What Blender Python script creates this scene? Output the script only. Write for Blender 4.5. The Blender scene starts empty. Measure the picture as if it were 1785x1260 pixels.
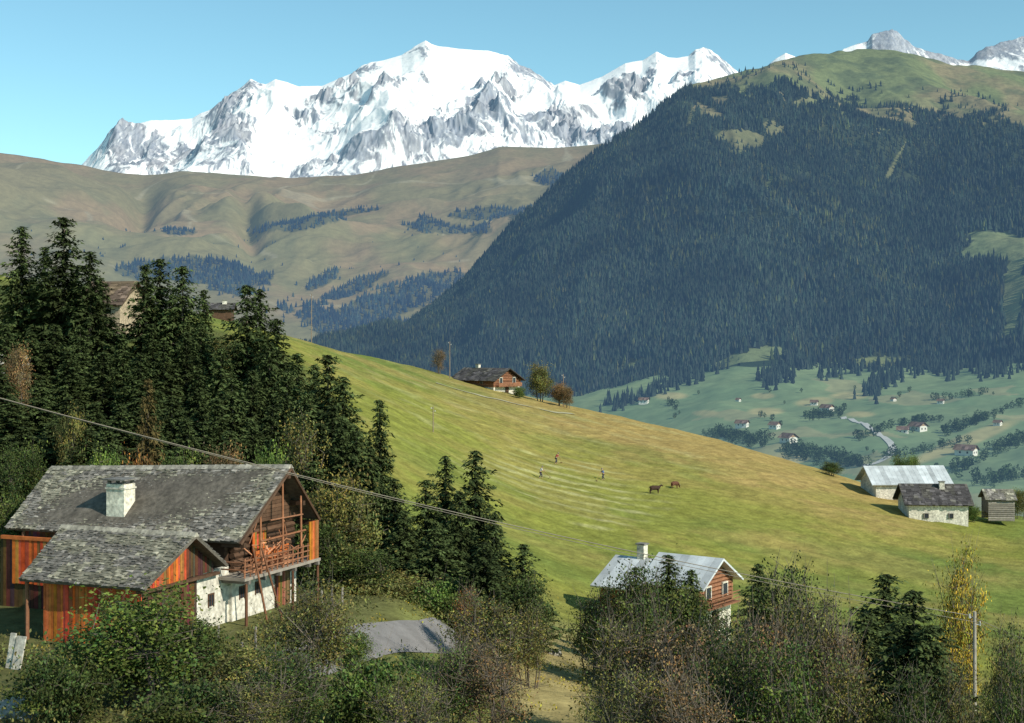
import bpy, math, random
import numpy as np
from mathutils import Vector, Matrix
F=2450.0; CX=892.5; HY=600.0
C=bpy.context.scene.collection
rad=math.radians
def P(px,py,Y): return ((px-CX)*Y/F, Y, -(py-HY)*Y/F)
# ------------------------------------------------------------ noise
def _h(ix,iy,s):
    n=(ix.astype(np.int64)*374761393+iy.astype(np.int64)*668265263+s*974634777)&0xffffffff
    n=((n^(n>>13))*1274126177)&0xffffffff
    return ((n^(n>>16))&0xffff)/65535.0
def vn(x,y,s=0):
    x=np.asarray(x,float); y=np.asarray(y,float)
    ix=np.floor(x); iy=np.floor(y); fx=x-ix; fy=y-iy
    fx=fx*fx*fx*(fx*(fx*6-15)+10); fy=fy*fy*fy*(fy*(fy*6-15)+10)
    a=_h(ix,iy,s); b=_h(ix+1,iy,s); c=_h(ix,iy+1,s); d=_h(ix+1,iy+1,s)
    return (a*(1-fx)+b*fx)*(1-fy)+(c*(1-fx)+d*fx)*fy
def fbm(x,y,o=4,s=0,g=.5):
    t=0;a=1;n=0
    for i in range(o):
        t=t+a*vn(x*2**i+i*13.7,y*2**i-i*7.3,s+i); n+=a; a*=g
    return t/n
def ridged(x,y,o=5,s=0,g=.5):
    t=0;a=1;n=0
    for i in range(o):
        t=t+a*(1-np.abs(2*vn(x*2**i+i*5.1,y*2**i+i*9.2,s+i)-1)); n+=a; a*=g
    return t/n
def sst(a,b,x):
    t=np.clip((x-a)/(b-a),0,1); return t*t*(3-2*t)
def em(px,py,L):
    r=np.zeros(np.broadcast(px,py).shape)
    for e in L:
        a=rad(e[4]) if len(e)>4 else 0
        dx=px-e[0]; dy=py-e[1]
        u=(dx*math.cos(a)+dy*math.sin(a))/e[2]; v=(-dx*math.sin(a)+dy*math.cos(a))/e[3]
        r=np.maximum(r,1.5-np.sqrt(u*u+v*v))
    return np.clip(r,0,1.5)
# ------------------------------------------------------------ materials
def mat(name,col,rough=.8,var=.25,scale=3.0,attr=True,haze=0,hcol=(.20,.36,.60),bump=0,bscale=20,objrand=0,metal=0,scale2=None,spec=.25):
    m=bpy.data.materials.new(name); m.use_nodes=True; N=m.node_tree.nodes; K=m.node_tree.links
    b=N['Principled BSDF']; out=N['Material Output']
    b.inputs['Roughness'].default_value=rough; b.inputs['Metallic'].default_value=metal
    b.inputs['Specular IOR Level'].default_value=spec
    tc=N.new('ShaderNodeNewGeometry') if haze or scale<1 else N.new('ShaderNodeTexCoord')
    vec=tc.outputs['Position'] if 'Position' in tc.outputs else tc.outputs['Object']
    nz=N.new('ShaderNodeTexNoise'); nz.inputs['Scale'].default_value=scale; nz.inputs['Detail'].default_value=6; nz.inputs['Roughness'].default_value=.65
    K.new(vec,nz.inputs['Vector'])
    mr=N.new('ShaderNodeMapRange'); mr.inputs['From Min'].default_value=.3; mr.inputs['From Max'].default_value=.7
    mr.inputs['To Min'].default_value=1-var; mr.inputs['To Max'].default_value=1+var
    K.new(nz.outputs['Fac'],mr.inputs['Value'])
    val=mr.outputs['Result']
    if scale2:
        n2=N.new('ShaderNodeTexNoise'); n2.inputs['Scale'].default_value=scale2; n2.inputs['Detail'].default_value=4
        K.new(vec,n2.inputs['Vector'])
        m2=N.new('ShaderNodeMapRange'); m2.inputs['From Min'].default_value=.3; m2.inputs['From Max'].default_value=.7
        m2.inputs['To Min'].default_value=1-var; m2.inputs['To Max'].default_value=1+var
        K.new(n2.outputs['Fac'],m2.inputs['Value'])
        mm=N.new('ShaderNodeMath'); mm.operation='MULTIPLY'; K.new(val,mm.inputs[0]); K.new(m2.outputs['Result'],mm.inputs[1]); val=mm.outputs[0]
    if objrand:
        oi=N.new('ShaderNodeObjectInfo'); mo=N.new('ShaderNodeMapRange')
        mo.inputs['To Min'].default_value=1-objrand; mo.inputs['To Max'].default_value=1+objrand
        K.new(oi.outputs['Random'],mo.inputs['Value'])
        mm=N.new('ShaderNodeMath'); mm.operation='MULTIPLY'; K.new(val,mm.inputs[0]); K.new(mo.outputs['Result'],mm.inputs[1]); val=mm.outputs[0]
    mx=N.new('ShaderNodeVectorMath'); mx.operation='SCALE'
    K.new(val,mx.inputs['Scale'])
    if attr:
        at=N.new('ShaderNodeAttribute'); at.attribute_name='Col'
        ml=N.new('ShaderNodeVectorMath'); ml.operation='MULTIPLY'; K.new(at.outputs['Color'],ml.inputs[0]); ml.inputs[1].default_value=col[:3]
        K.new(ml.outputs[0],mx.inputs[0])
    else: mx.inputs[0].default_value=col[:3]
    K.new(mx.outputs[0],b.inputs['Base Color'])
    if bump:
        nb=N.new('ShaderNodeTexNoise'); nb.inputs['Scale'].default_value=bscale; nb.inputs['Detail'].default_value=5; K.new(vec,nb.inputs['Vector'])
        bp=N.new('ShaderNodeBump'); bp.inputs['Strength'].default_value=.8; bp.inputs['Distance'].default_value=bump
        K.new(nb.outputs['Fac'],bp.inputs['Height']); K.new(bp.outputs['Normal'],b.inputs['Normal'])
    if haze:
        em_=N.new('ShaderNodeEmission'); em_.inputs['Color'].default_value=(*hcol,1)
        ms=N.new('ShaderNodeMixShader'); ms.inputs[0].default_value=haze  # aerial haze painted in as an even sky-coloured glow per material
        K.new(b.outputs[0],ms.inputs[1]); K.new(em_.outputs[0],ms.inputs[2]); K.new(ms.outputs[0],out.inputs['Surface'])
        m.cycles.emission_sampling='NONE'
    return m
M={}
M['meadow']=mat('meadow',(1,1,1),.95,.15,.25,haze=.0,bump=.16,bscale=2.2,scale2=2.5,spec=.05)
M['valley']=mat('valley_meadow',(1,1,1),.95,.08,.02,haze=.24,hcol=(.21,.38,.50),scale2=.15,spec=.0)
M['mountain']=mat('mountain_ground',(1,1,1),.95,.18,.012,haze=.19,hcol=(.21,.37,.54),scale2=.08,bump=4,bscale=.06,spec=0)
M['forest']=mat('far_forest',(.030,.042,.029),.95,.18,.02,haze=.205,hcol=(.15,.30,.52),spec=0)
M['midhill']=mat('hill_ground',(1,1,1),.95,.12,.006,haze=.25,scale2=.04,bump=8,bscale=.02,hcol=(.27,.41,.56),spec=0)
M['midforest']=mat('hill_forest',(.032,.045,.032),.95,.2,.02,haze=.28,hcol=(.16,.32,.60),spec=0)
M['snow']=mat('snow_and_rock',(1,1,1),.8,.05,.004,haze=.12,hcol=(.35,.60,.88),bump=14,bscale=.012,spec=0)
M['valleytree']=mat('valley_tree_foliage',(.045,.070,.03),.95,.25,.3,haze=.18,hcol=(.17,.33,.5),objrand=.2,spec=0)
M['needle']=mat('spruce_needles',(.046,.066,.024),.85,.3,.6,objrand=.32,spec=.1)
M['needle_b']=mat('autumn_needles',(.10,.08,.032),.85,.3,.6,objrand=.2,spec=.1)
M['bark']=mat('bark',(.14,.115,.088),.9,.3,6,attr=True,bump=.02)
M['leaf_g']=mat('green_leaves',(.074,.118,.025),.7,.25,.8,objrand=.2,spec=.2)
M['leaf_d']=mat('dark_green_leaves',(.056,.082,.022),.7,.3,.8,objrand=.3,spec=.15)
M['leaf_o']=mat('olive_leaves',(.122,.126,.036),.7,.3,.8,objrand=.2,spec=.2)
M['leaf_y']=mat('yellow_leaves',(.33,.27,.035),.7,.25,.8,objrand=.15,spec=.2)
M['leaf_b']=mat('brown_leaves',(.15,.105,.048),.7,.25,.8,objrand=.2,spec=.2)
M['leaf_r']=mat('orange_leaves',(.24,.115,.03),.7,.25,.8,objrand=.2,spec=.2)
M['slate']=mat('stone_slates',(.190,.178,.155),.75,.35,.9,bump=.02,bscale=14,scale2=4)
M['darkslate']=mat('dark_slates',(.075,.07,.07),.8,.3,1.2)
M['tin']=mat('pale_sheet_metal',(.54,.57,.58),.5,.2,.8,metal=.0,scale2=.25)
M['browntile']=mat('brown_shingles',(.13,.095,.07),.85,.3,2)
M['plaster']=mat('white_plaster',(.60,.56,.46),.9,.28,1.0,bump=.03,bscale=7,scale2=4)
M['ochre']=mat('dull_ochre_plaster',(.36,.28,.19),.9,.28,1.0,bump=.03,bscale=7,scale2=4)
M['wood_o']=mat('orange_planks',(.48,.130,.033),.75,.35,2.5,bump=.01)
M['wood_d']=mat('dark_timber',(.095,.052,.03),.8,.35,2.5,bump=.01)
M['wood_m']=mat('brown_logs',(.23,.105,.055),.8,.3,2.5,bump=.01)
M['wood_g']=mat('grey_wood',(.27,.24,.20),.85,.25,2.5,bump=.01)
M['dark']=mat('painted_inner_shade',(.012,.01,.009),.9,.1,2)  # near-black colour standing in for the shade inside the shed
M['stone']=mat('pale_stone',(.36,.34,.29),.9,.3,1.2,bump=.08,bscale=3)
M['asphalt']=mat('grey_gravel_road',(.20,.19,.18),.95,.22,.9,bump=.03)
M['track']=mat('dirt_track',(.36,.33,.20),.95,.2,.9)
M['farroad']=mat('far_road',(.42,.42,.38),.95,.1,.2,haze=.15)
M['wire']=mat('wire',(.20,.17,.13),.6,.1,2)
M['pole']=mat('pole_wood',(.26,.20,.15),.85,.25,3)
M['pole_g']=mat('weathered_pole_wood',(.38,.34,.28),.85,.25,3)
M['ins']=mat('insulator',(.45,.45,.42),.3,.1,3)
M['fwall']=mat('far_house_wall',(.62,.60,.52),.9,.1,.5,haze=.1)
M['froof']=mat('far_house_roof',(.14,.10,.085),.9,.2,.5,haze=.1)
M['fwin']=mat('far_house_window',(.03,.03,.03),.5,.1,.5,haze=.1)
M['skin']=mat('skin',(.45,.27,.19),.6,.05,5,attr=False)
M['shirt_w']=mat('white_shirt',(.62,.62,.62),.9,.1,5,attr=False)
M['shirt_b']=mat('blue_shirt',(.10,.16,.32),.9,.1,5,attr=False)
M['shirt_r']=mat('red_shirt',(.35,.07,.05),.9,.1,5,attr=False)
M['trouser']=mat('dark_trousers',(.05,.05,.07),.9,.1,5,attr=False)
M['cow']=mat('brown_cow_hide',(.05,.026,.016),.8,.3,1.5,attr=False)
M['cow2']=mat('reddish_cow_hide',(.11,.045,.025),.8,.3,1.5,attr=False)
M['glass']=mat('window_glass',(.03,.035,.045),.2,.1,2)
# ------------------------------------------------------------ mesh tools
def setcol(me,cols):
    a=me.attributes.new('Col','FLOAT_COLOR','POINT' if len(cols)==len(me.vertices) else 'CORNER')
    c=np.ones((len(cols),4),np.float32); c[:,:3]=np.clip(cols,0,4); a.data.foreach_set('color',c.ravel())
def link(name,me,m,parent=None):
    o=bpy.data.objects.new(name,me); C.objects.link(o); me.materials.append(m)
    if parent: o.parent=parent
    return o
def tag(o,label=None,cat=None,group=None,kind=None):
    if label:o['label']=label
    if cat:o['category']=cat
    if group:o['group']=group
    if kind:o['kind']=kind
    return o
def empty(name,loc,rz=0,label=None,cat=None,group=None,sc=1):
    o=bpy.data.objects.new(name,None); C.objects.link(o); o.location=loc; o.rotation_euler=(0,0,rz)
    o.scale=(sc,)*3 if not isinstance(sc,tuple) else sc; o.empty_display_size=.2
    return tag(o,label,cat,group)
def cloud(name,Pn,cols):
    n,k,_=Pn.shape; me=bpy.data.meshes.new(name)
    me.vertices.add(n*k); me.vertices.foreach_set('co',Pn.astype(np.float32).ravel())
    me.loops.add(n*k); me.loops.foreach_set('vertex_index',np.arange(n*k,dtype=np.int32))
    me.polygons.add(n); me.polygons.foreach_set('loop_start',np.arange(0,n*k,k,dtype=np.int32))
    me.update(calc_edges=True)
    setcol(me,np.repeat(cols,k,axis=0)); return me
def gridmesh(name,X,Y,Z,cols,smooth=True):
    r,c=X.shape; me=bpy.data.meshes.new(name)
    me.vertices.add(r*c); me.vertices.foreach_set('co',np.stack([X,Y,Z],-1).astype(np.float32).ravel())
    i=np.arange(r*c).reshape(r,c)
    q=np.stack([i[:-1,:-1],i[:-1,1:],i[1:,1:],i[1:,:-1]],-1).reshape(-1,4).astype(np.int32)
    n=len(q); me.loops.add(n*4); me.loops.foreach_set('vertex_index',q.ravel())
    me.polygons.add(n); me.polygons.foreach_set('loop_start',np.arange(0,n*4,4,dtype=np.int32))
    me.update(calc_edges=True)
    if smooth: me.polygons.foreach_set('use_smooth',np.ones(n,bool))
    setcol(me,cols.reshape(-1,3)); return me
class MB:
    def __init__(s,seed=0): s.v=[];s.f=[];s.c=[];s.r=random.Random(seed)
    def add(s,vs,fs,col=None,jit=.15):
        b=len(s.v); s.v+=[tuple(v) for v in vs]
        g=1+s.r.uniform(-jit,jit); col=col or (1,1,1)
        for f in fs: s.f.append([b+i for i in f]); s.c.append((col[0]*g,col[1]*g,col[2]*g))
        return s
    def hexa(s,q,col=None,jit=.15):
        return s.add(q,[(3,2,1,0),(4,5,6,7),(0,1,5,4),(1,2,6,5),(2,3,7,6),(3,0,4,7)],col,jit)
    def box(s,x0,x1,y0,y1,z0,z1,col=None,jit=.15):
        return s.hexa([(x0,y0,z0),(x1,y0,z0),(x1,y1,z0),(x0,y1,z0),(x0,y0,z1),(x1,y0,z1),(x1,y1,z1),(x0,y1,z1)],col,jit)
    def tube(s,p0,p1,r0,r1=None,n=6,col=None,jit=.1,cap=True):
        r1=r0 if r1 is None else r1
        p0=Vector(p0);p1=Vector(p1);d=(p1-p0)
        if d.length<1e-6:return s
        d.normalize(); a=d.orthogonal().normalized(); b=d.cross(a)
        vs=[p0+(a*math.cos(t)+b*math.sin(t))*r0 for t in [2*math.pi*i/n for i in range(n)]]
        vs+=[p1+(a*math.cos(t)+b*math.sin(t))*r1 for t in [2*math.pi*i/n for i in range(n)]]
        fs=[(i,(i+1)%n,n+(i+1)%n,n+i) for i in range(n)]
        if cap: fs+=[tuple(range(n-1,-1,-1)),tuple(range(n,2*n))]
        return s.add(vs,fs,col,jit)
    def mesh(s,name):
        me=bpy.data.meshes.new(name); me.from_pydata(s.v,[],s.f); me.update()
        cols=np.concatenate([np.tile(c,(len(f),1)) for c,f in zip(s.c,s.f)]) if s.f else np.ones((0,3))
        a=me.attributes.new('Col','FLOAT_COLOR','CORNER'); cc=np.ones((len(cols),4),np.float32); cc[:,:3]=cols
        a.data.foreach_set('color',cc.ravel()); return me
    def build(s,name,m,parent=None): return link(name,s.mesh(name),m,parent)
# ------------------------------------------------------------ near terrain
T={-500:[(15,-11),(60,-15),(80,-13),(110,-4),(150,6),(200,16),(260,22),(340,15),(600,-70),(900,-130)],
0:[(15,-12),(60,-15.7),(85,-15.3),(100,-12.5),(125,-8),(150,-3),(200,7),(240,12.5),(300,8),(600,-85),(900,-135)],
250:[(15,-12),(60,-16),(85,-15.3),(100,-13.2),(125,-9),(150,-4),(200,4),(235,6.6),(300,0),(600,-90),(900,-135)],
400:[(15,-12),(60,-16.3),(85,-15.4),(100,-14.2),(125,-11),(150,-8),(200,.5),(245,5.4),(262,5.2),(330,-5),(600,-95),(900,-135)],
600:[(15,-12),(60,-17),(85,-17),(100,-16.5),(125,-15),(160,-10.5),(200,-6.5),(250,-2.2),(290,-.2),(310,-.6),(400,-20),(600,-100),(900,-135)],
800:[(15,-12),(60,-18),(80,-18),(100,-19),(125,-19.3),(160,-17.5),(200,-14.5),(250,-10.6),(298,-7.4),(320,-8.2),(400,-28),(600,-105),(900,-135)],
1000:[(15,-12),(60,-18.5),(80,-19.5),(100,-22),(125,-24),(160,-23.2),(200,-20.3),(250,-16.2),(290,-13),(312,-14),(400,-34),(600,-110),(900,-135)],
1200:[(15,-12),(60,-19),(80,-21),(100,-23.5),(120,-25),(160,-25),(200,-22.6),(250,-18.4),(282,-17),(305,-18.5),(400,-40),(600,-112),(900,-135)],
1400:[(15,-12),(60,-19.5),(80,-22),(100,-25),(120,-27),(160,-27.6),(200,-25.6),(240,-22.6),(262,-21.8),(290,-24.5),(400,-55),(600,-115),(900,-135)],
1600:[(15,-12),(60,-20),(80,-22.5),(100,-26),(120,-28.2),(160,-29.8),(200,-28.6),(225,-27.8),(250,-27.6),(275,-31),(400,-66),(600,-115),(900,-135)],
1785:[(15,-12),(60,-20),(80,-23),(100,-27),(120,-29.2),(160,-31.2),(200,-30.6),(225,-29.2),(245,-30),(275,-35),(400,-70),(600,-115),(900,-135)],
2300:[(15,-12),(60,-22),(100,-28),(160,-33),(200,-34),(240,-34),(300,-45),(400,-78),(600,-115),(900,-135)]}
def gk(s):
    n=int(s*3); k=np.exp(-.5*(np.arange(-n,n+1)/s)**2); return k/k.sum()
def blur(Z,s,axis):
    k=gk(s); n=len(k)//2
    pad=[(0,0),(0,0)]; pad[axis]=(n,n); Zp=np.pad(Z,pad,mode='reflect',reflect_type='odd')
    return np.apply_along_axis(lambda a:np.convolve(a,k,'valid'),axis,Zp)
def table(T,pxs,Ys,sp,sy):
    ks=sorted(T); A=np.array([np.interp(Ys,[p[0] for p in T[k]],[p[1] for p in T[k]]) for k in ks])
    Z=np.array([np.interp(pxs,ks,A[:,j]) for j in range(len(Ys))])
    return blur(blur(Z,sp,1),sy,0)
npx=np.arange(-520,2321,4.0)
nY=np.concatenate([np.arange(15,50,2.5),np.arange(50,330,.6),np.arange(330,900,12)])
uY=np.arange(15,905,2.5); uZ=table(T,npx,uY,22,3.2)
nZ=np.array([np.interp(nY,uY,uZ[:,j]) for j in range(len(npx))]).T
PXn,YYn=np.meshgrid(npx,nY); XXn=(PXn-CX)*YYn/F
HR=rad(-22.3); HG=(-14.04,80.57); HZ=-15.2
lx=(XXn-HG[0])*math.cos(HR)+(YYn-HG[1])*math.sin(HR); ly=-(XXn-HG[0])*math.sin(HR)+(YYn-HG[1])*math.cos(HR)
dd=np.hypot(np.maximum(np.abs(lx+6)-10,0),np.maximum(np.abs(ly+4)-10,0))
w=1-sst(0,7,dd); nZ=nZ*(1-w)+(HZ-.05)*w
nZ+= (fbm(XXn/14,YYn/14,4,3)-.5)*1.1*sst(60,110,YYn)*(1-w)+(fbm(XXn/2.2,YYn/2.2,3,8)-.5)*.22*(1-w)
def lookup(Zg,pxs,Ys,x,y):
    px=CX+F*x/y; i=min(max(np.interp(px,pxs,np.arange(len(pxs))),0),len(pxs)-1.001); j=min(np.interp(y,Ys,np.arange(len(Ys))),len(Ys)-1.001)
    a=int(i);b=int(j);u=i-a;v=j-b
    return float((Zg[b,a]*(1-u)+Zg[b,a+1]*u)*(1-v)+(Zg[b+1,a]*(1-u)+Zg[b+1,a+1]*u)*v)
def gz(x,y): return lookup(nZ,npx,nY,x,y)
def hit(px,py,zf,Y0,Y1,st=1.0):
    Y=Y0
    while Y<Y1:
        x,_,z=P(px,py,Y)
        if zf(x,Y)>=z: return (x,Y,zf(x,Y))
        Y+=st
    return P(px,py,Y1)[:2]+(zf(P(px,py,Y1)[0],Y1),)
PYn=HY-nZ*F/YYn
g1=np.array([.200,.208,.042]); g2=np.array([.142,.178,.040]); g3=np.array([.34,.240,.085]); dk=np.array([.06,.075,.028])
a=fbm(XXn/30,YYn/30,4,11)[...,None]; b=fbm(XXn/9,YYn/9,4,21)[...,None]
col=g2*(1-sst(.35,.65,a))+g1*sst(.35,.65,a)
crestpy=np.interp(PXn,[400,600,800,900,1000,1100,1200,1300,1400,1500,1600,1785],[550,605,665,690,710,730,750,780,805,845,880,905])
edge=np.exp(-np.clip(PYn-crestpy,0,400)/48)*sst(650,1000,PXn)*(1-sst(1520,1680,PXn))
ye=(sst(.5,.72,b)*.28+sst(.45,.7,fbm(XXn/22,YYn/14,4,26))[...,None]*.25+(edge*(.5+.9*fbm(XXn/12,YYn/12,3,27)))[...,None]*.9+em(PXn,PYn,[(1170,775,190,30,14),(1290,815,130,24,12)])[...,None]*.32)
ye=np.clip(ye,0,.92); col=col*(1-ye)+g3*ye
warp=fbm(XXn/18,YYn/18,3,31)*14
def stripes(ph,sh=.1): return sst(sh,.9,np.sin(ph))
rr=np.hypot(XXn-3.0,(YYn-262)*.9)+warp*.25
brk=sst(.38,.6,fbm(XXn/7,YYn/7,3,47))
s1=stripes(rr*1.45)*np.clip(em(PXn,PYn,[(945,825,120,30,8),(1085,890,75,22,-12),(1000,850,100,36,10)])*1.8,0,1)*(.35+.65*brk)
s2=stripes((YYn*.55+XXn*.35+warp*.5)*.85)*np.clip(em(PXn,PYn,[(1090,760,230,38,14),(740,710,150,60,25)])*1.1,0,1)*brk
br=(.40+1.1*fbm(XXn/1.1,YYn/1.1,3,41))
st=np.clip(s1*1.0+s2*.42,0,1)*br
st=(np.clip(st,0,1)*(YYn>130))[...,None]
col=col*(1-st*.75)+np.array([.38,.36,.165])*st*.75
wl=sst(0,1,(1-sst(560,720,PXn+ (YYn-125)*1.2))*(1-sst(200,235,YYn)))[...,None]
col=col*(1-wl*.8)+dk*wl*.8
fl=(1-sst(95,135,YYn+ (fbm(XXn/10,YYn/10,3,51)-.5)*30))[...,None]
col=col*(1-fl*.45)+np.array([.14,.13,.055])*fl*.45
stw=np.clip(em(PXn,PYn,[(960,1190,60,80)])*2,0,1)[...,None]*.8; col=col*(1-stw)+np.array([.34,.27,.12])*stw
spk=(fbm(XXn/.9,YYn/.9,2,61)[...,None]-.5)
col=col*(1+spk*.65)
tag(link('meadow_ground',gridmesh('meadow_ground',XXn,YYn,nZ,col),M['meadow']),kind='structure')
# ------------------------------------------------------------ valley
V={400:[(500,-140),(1700,-110),(2200,-90)],700:[(500,-135),(1700,-95),(2200,-60)],
1000:[(500,-130),(900,-118),(1300,-95),(1650,-64),(1800,-58),(2200,-58)],
1150:[(500,-128),(900,-105),(1300,-80),(1550,-50),(1700,-33),(2200,-15)],
1300:[(500,-125),(800,-98),(1100,-77),(1400,-52),(1600,-25),(1800,-3),(2200,15)],
1450:[(500,-122),(800,-92),(1000,-79),(1300,-58),(1550,-37),(1750,-20),(2200,0)],
1600:[(500,-118),(800,-92),(1000,-76),(1300,-54),(1600,-34),(1800,-25),(2200,0)],
1785:[(500,-114),(800,-88),(1000,-71),(1300,-42),(1500,-26),(2200,10)],
2500:[(500,-114),(800,-80),(1000,-60),(1300,-35),(1500,-20),(2200,10)]}
vpx=np.arange(400,2500,4.0); vY=np.arange(500,2200,4.5)
vZ=table(V,vpx,vY,12,9); PXv,YYv=np.meshgrid(vpx,vY); XXv=(PXv-CX)*YYv/F
vZ+=(fbm(XXv/90,YYv/90,4,5)-.5)*20
def vz(x,y): return lookup(vZ,vpx,vY,x,y)
PYv=HY-vZ*F/YYv
wxx=XXv+(fbm(XXv/80,YYv/80,3,55)-.5)*70; wyy=YYv+(fbm(XXv/80,YYv/80,3,56)-.5)*70
cell=_h(np.floor((wxx+wyy*.3)/60),np.floor((wyy-wxx*.25)/80),9); cell2=_h(np.floor((wxx+wyy*.3)/46),np.floor((wyy-wxx*.25)/62),19)
a=(fbm(XXv/120,YYv/160,4,12)*.72+cell*.28)[...,None]
col=np.array([.125,.180,.085])*(1-sst(.2,.8,a))+np.array([.17,.215,.10])*sst(.2,.8,a)
tan=(cell2>.92)[...,None]*.5; col=col*(1-tan)+np.array([.30,.25,.13])*tan
field=em(PXv,PYv,[(1170,690,22,5,0),(1335,717,24,5),(1330,690,16,4),(1420,700,26,6,-5),(1500,722,20,4),(1230,720,18,4),(1680,770,80,9,-22),(1480,690,26,5,0),(1375,800,30,6)])[...,None]
fw=np.clip(field*2,0,1)*.8; col=col*(1-fw)+np.array([.36,.30,.14])*fw
col=col*(1+(fbm(XXv/8,YYv/8,3,57)[...,None]-.5)*.3)
tag(link('valley_ground',gridmesh('valley_ground',XXv,YYv,vZ,col),M['valley']),kind='structure')
# ------------------------------------------------------------ far sheets
def farsheet(pxs,nt,Yb,pyb,Yc,crest,g=1.0,back=.35,nb=14):
    t=np.concatenate([np.linspace(0,1,nt),1+np.linspace(0,back,nb)[1:]])
    PX,TT=np.meshgrid(pxs,t)
    yb=np.interp(PX,*zip(*Yb)); yc=np.interp(PX,*zip(*Yc)); pb=np.interp(PX,*zip(*pyb)); pc=np.interp(PX,*zip(*crest))
    Y=yb+(yc-yb)*TT; zb=-(pb-HY)*yb/F; zc=-(pc-HY)*yc/F
    tt=np.minimum(TT,1); Z=zb+(zc-zb)*tt**g - np.maximum(TT-1,0)*(yc-yb)*.9
    return PX,TT,Y,Z
crest=[(500,680),(560,650),(640,612),(700,572),(800,490),(850,435),(900,383),(960,327),(1010,285),(1060,251),(1120,208),(1160,172),(1200,150),(1240,138),(1280,127),(1370,104),(1420,94),(1465,88),(1520,87),(1570,90),(1610,98),(1660,112),(1720,118),(1785,125),(2000,130),(2500,100)]
crest=[(a_,b_+(4 if a_<1200 else 0)) for a_,b_ in crest]
mpx=np.arange(500,2500,3.5)
PXm,TTm,Ym,Zm=farsheet(mpx,330,[(500,2100),(700,1900),(1000,1700),(1300,1620),(1600,1680),(1785,1480),(2500,1450)],
 [(500,660),(700,668),(1000,712),(1060,702),(1200,660),(1290,632),(1360,626),(1420,662),(1500,648),(1600,648),(1700,668),(1785,662),(2500,660)],
 [(500,3400),(800,3300),(1200,3200),(1500,3600),(2500,3600)],crest,1.08)
Xm=(PXm-CX)*Ym/F
mk=np.clip(np.sin(np.pi*np.clip(TTm,0,1)),0,1)**.7
wx=fbm(Xm/500,Ym/500,3,77)*260
Zm+=mk*((ridged((Xm+wx)/480,(Ym)/1100,3,7)-.55)*200*sst(0,.6,mk)+(fbm(Xm/70,Ym/70,3,9)-.5)*30)
Zm+=(fbm(Xm/60,Ym/60,3,19)-.5)*14*sst(.85,1,TTm)
PYm=HY-Zm*F/Ym
treeline=np.interp(mpx,[600,1120,1190,1260,1330,1400,1450,1560,1650,1700,1785,2500],[0,0,142,160,166,160,188,202,202,210,230,214])
clear=[(1290,245,50,20,10),(1350,225,20,12,20),(1255,175,18,8),(1560,285,4,40,28),(1745,428,72,26,5),(1768,505,20,80,6),(1205,205,6,24,20),(1235,195,26,10,25),(1700,440,26,12),(905,455,4,18,40),(1160,540,4,22,35),(1340,320,4,16,20),(1300,628,75,16,-14),(1540,632,50,10,0),(1400,180,22,8),(1100,640,30,6,-25)]
def fmask(px,py,x,y):
    tl=np.interp(px,mpx,treeline)+(fbm(x/110,y/110,3,88)-.5)*90+(vn(x/11,y/11,87)-.5)*40
    m=(py>tl).astype(float)
    c=em(px,py,clear)+(fbm(x/50,y/50,4,89)-.5)*.8+(vn(x/12,y/12,86)-.5)*.35
    return m*(c<.5)
fm=fmask(PXm,PYm,Xm,Ym)[...,None]
a=fbm(Xm/160,Ym/160,4,14)[...,None]; b=fbm(Xm/50,Ym/50,4,15)[...,None]
gcol=np.array([.145,.165,.068])*(1-sst(.40,.66,a))+np.array([.20,.165,.085])*sst(.40,.66,a)
gcol=gcol*(1-.6*sst(.50,.64,b))+np.array([.07,.09,.045])*.6*sst(.50,.64,b)
ml=np.clip(em(PXm,PYm,[(1745,428,95,50,5),(1768,510,40,100,6),(1300,628,95,30,-14)])*2,0,1)[...,None]*.8
gcol=gcol*(1-ml)+np.array([.135,.165,.08])*ml
br_=np.clip(em(PXm,PYm,[(1240,190,60,24,20),(1380,165,40,12)])*2,0,1)[...,None]*.4
gcol=gcol*(1-br_)+np.array([.20,.155,.09])*br_
cg=np.clip(em(PXm,PYm,[(1290,245,80,40,10),(1350,225,40,30),(1560,285,20,60,28)])*2,0,1)[...,None]*.7
gcol=gcol*(1-cg)+np.array([.125,.125,.06])*cg
col=gcol*(1-fm)+np.array([.033,.045,.03])*fm
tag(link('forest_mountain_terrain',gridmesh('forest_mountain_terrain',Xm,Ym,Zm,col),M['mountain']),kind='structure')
def cones(pts,h,r,rng,cols,n=5):
    N=len(pts); ang=np.linspace(0,2*np.pi,n,endpoint=False)[None,:]+rng.uniform(0,6,(N,1))
    F_=[];
    for (z0,z1,rs) in ((.02,.72,1.0),(.42,1.0,.62)):
        rr=r[:,None]*rs*rng.uniform(.6,1.25,(N,n))
        ring=np.stack([pts[:,0,None]+rr*np.cos(ang),pts[:,1,None]+rr*np.sin(ang),pts[:,2,None]+h[:,None]*(z0+rng.uniform(-.05,.08,(N,n)))],-1)
        ap=np.stack([pts[:,0]+rng.uniform(-.1,.1,N)*r,pts[:,1],pts[:,2]+h*z1],-1)
        for k in range(n): F_.append(np.stack([ring[:,k],ring[:,(k+1)%n],ap],1))
    A=np.stack(F_,1).reshape(-1,3,3); return A,np.repeat(cols,2*n,axis=0)
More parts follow.
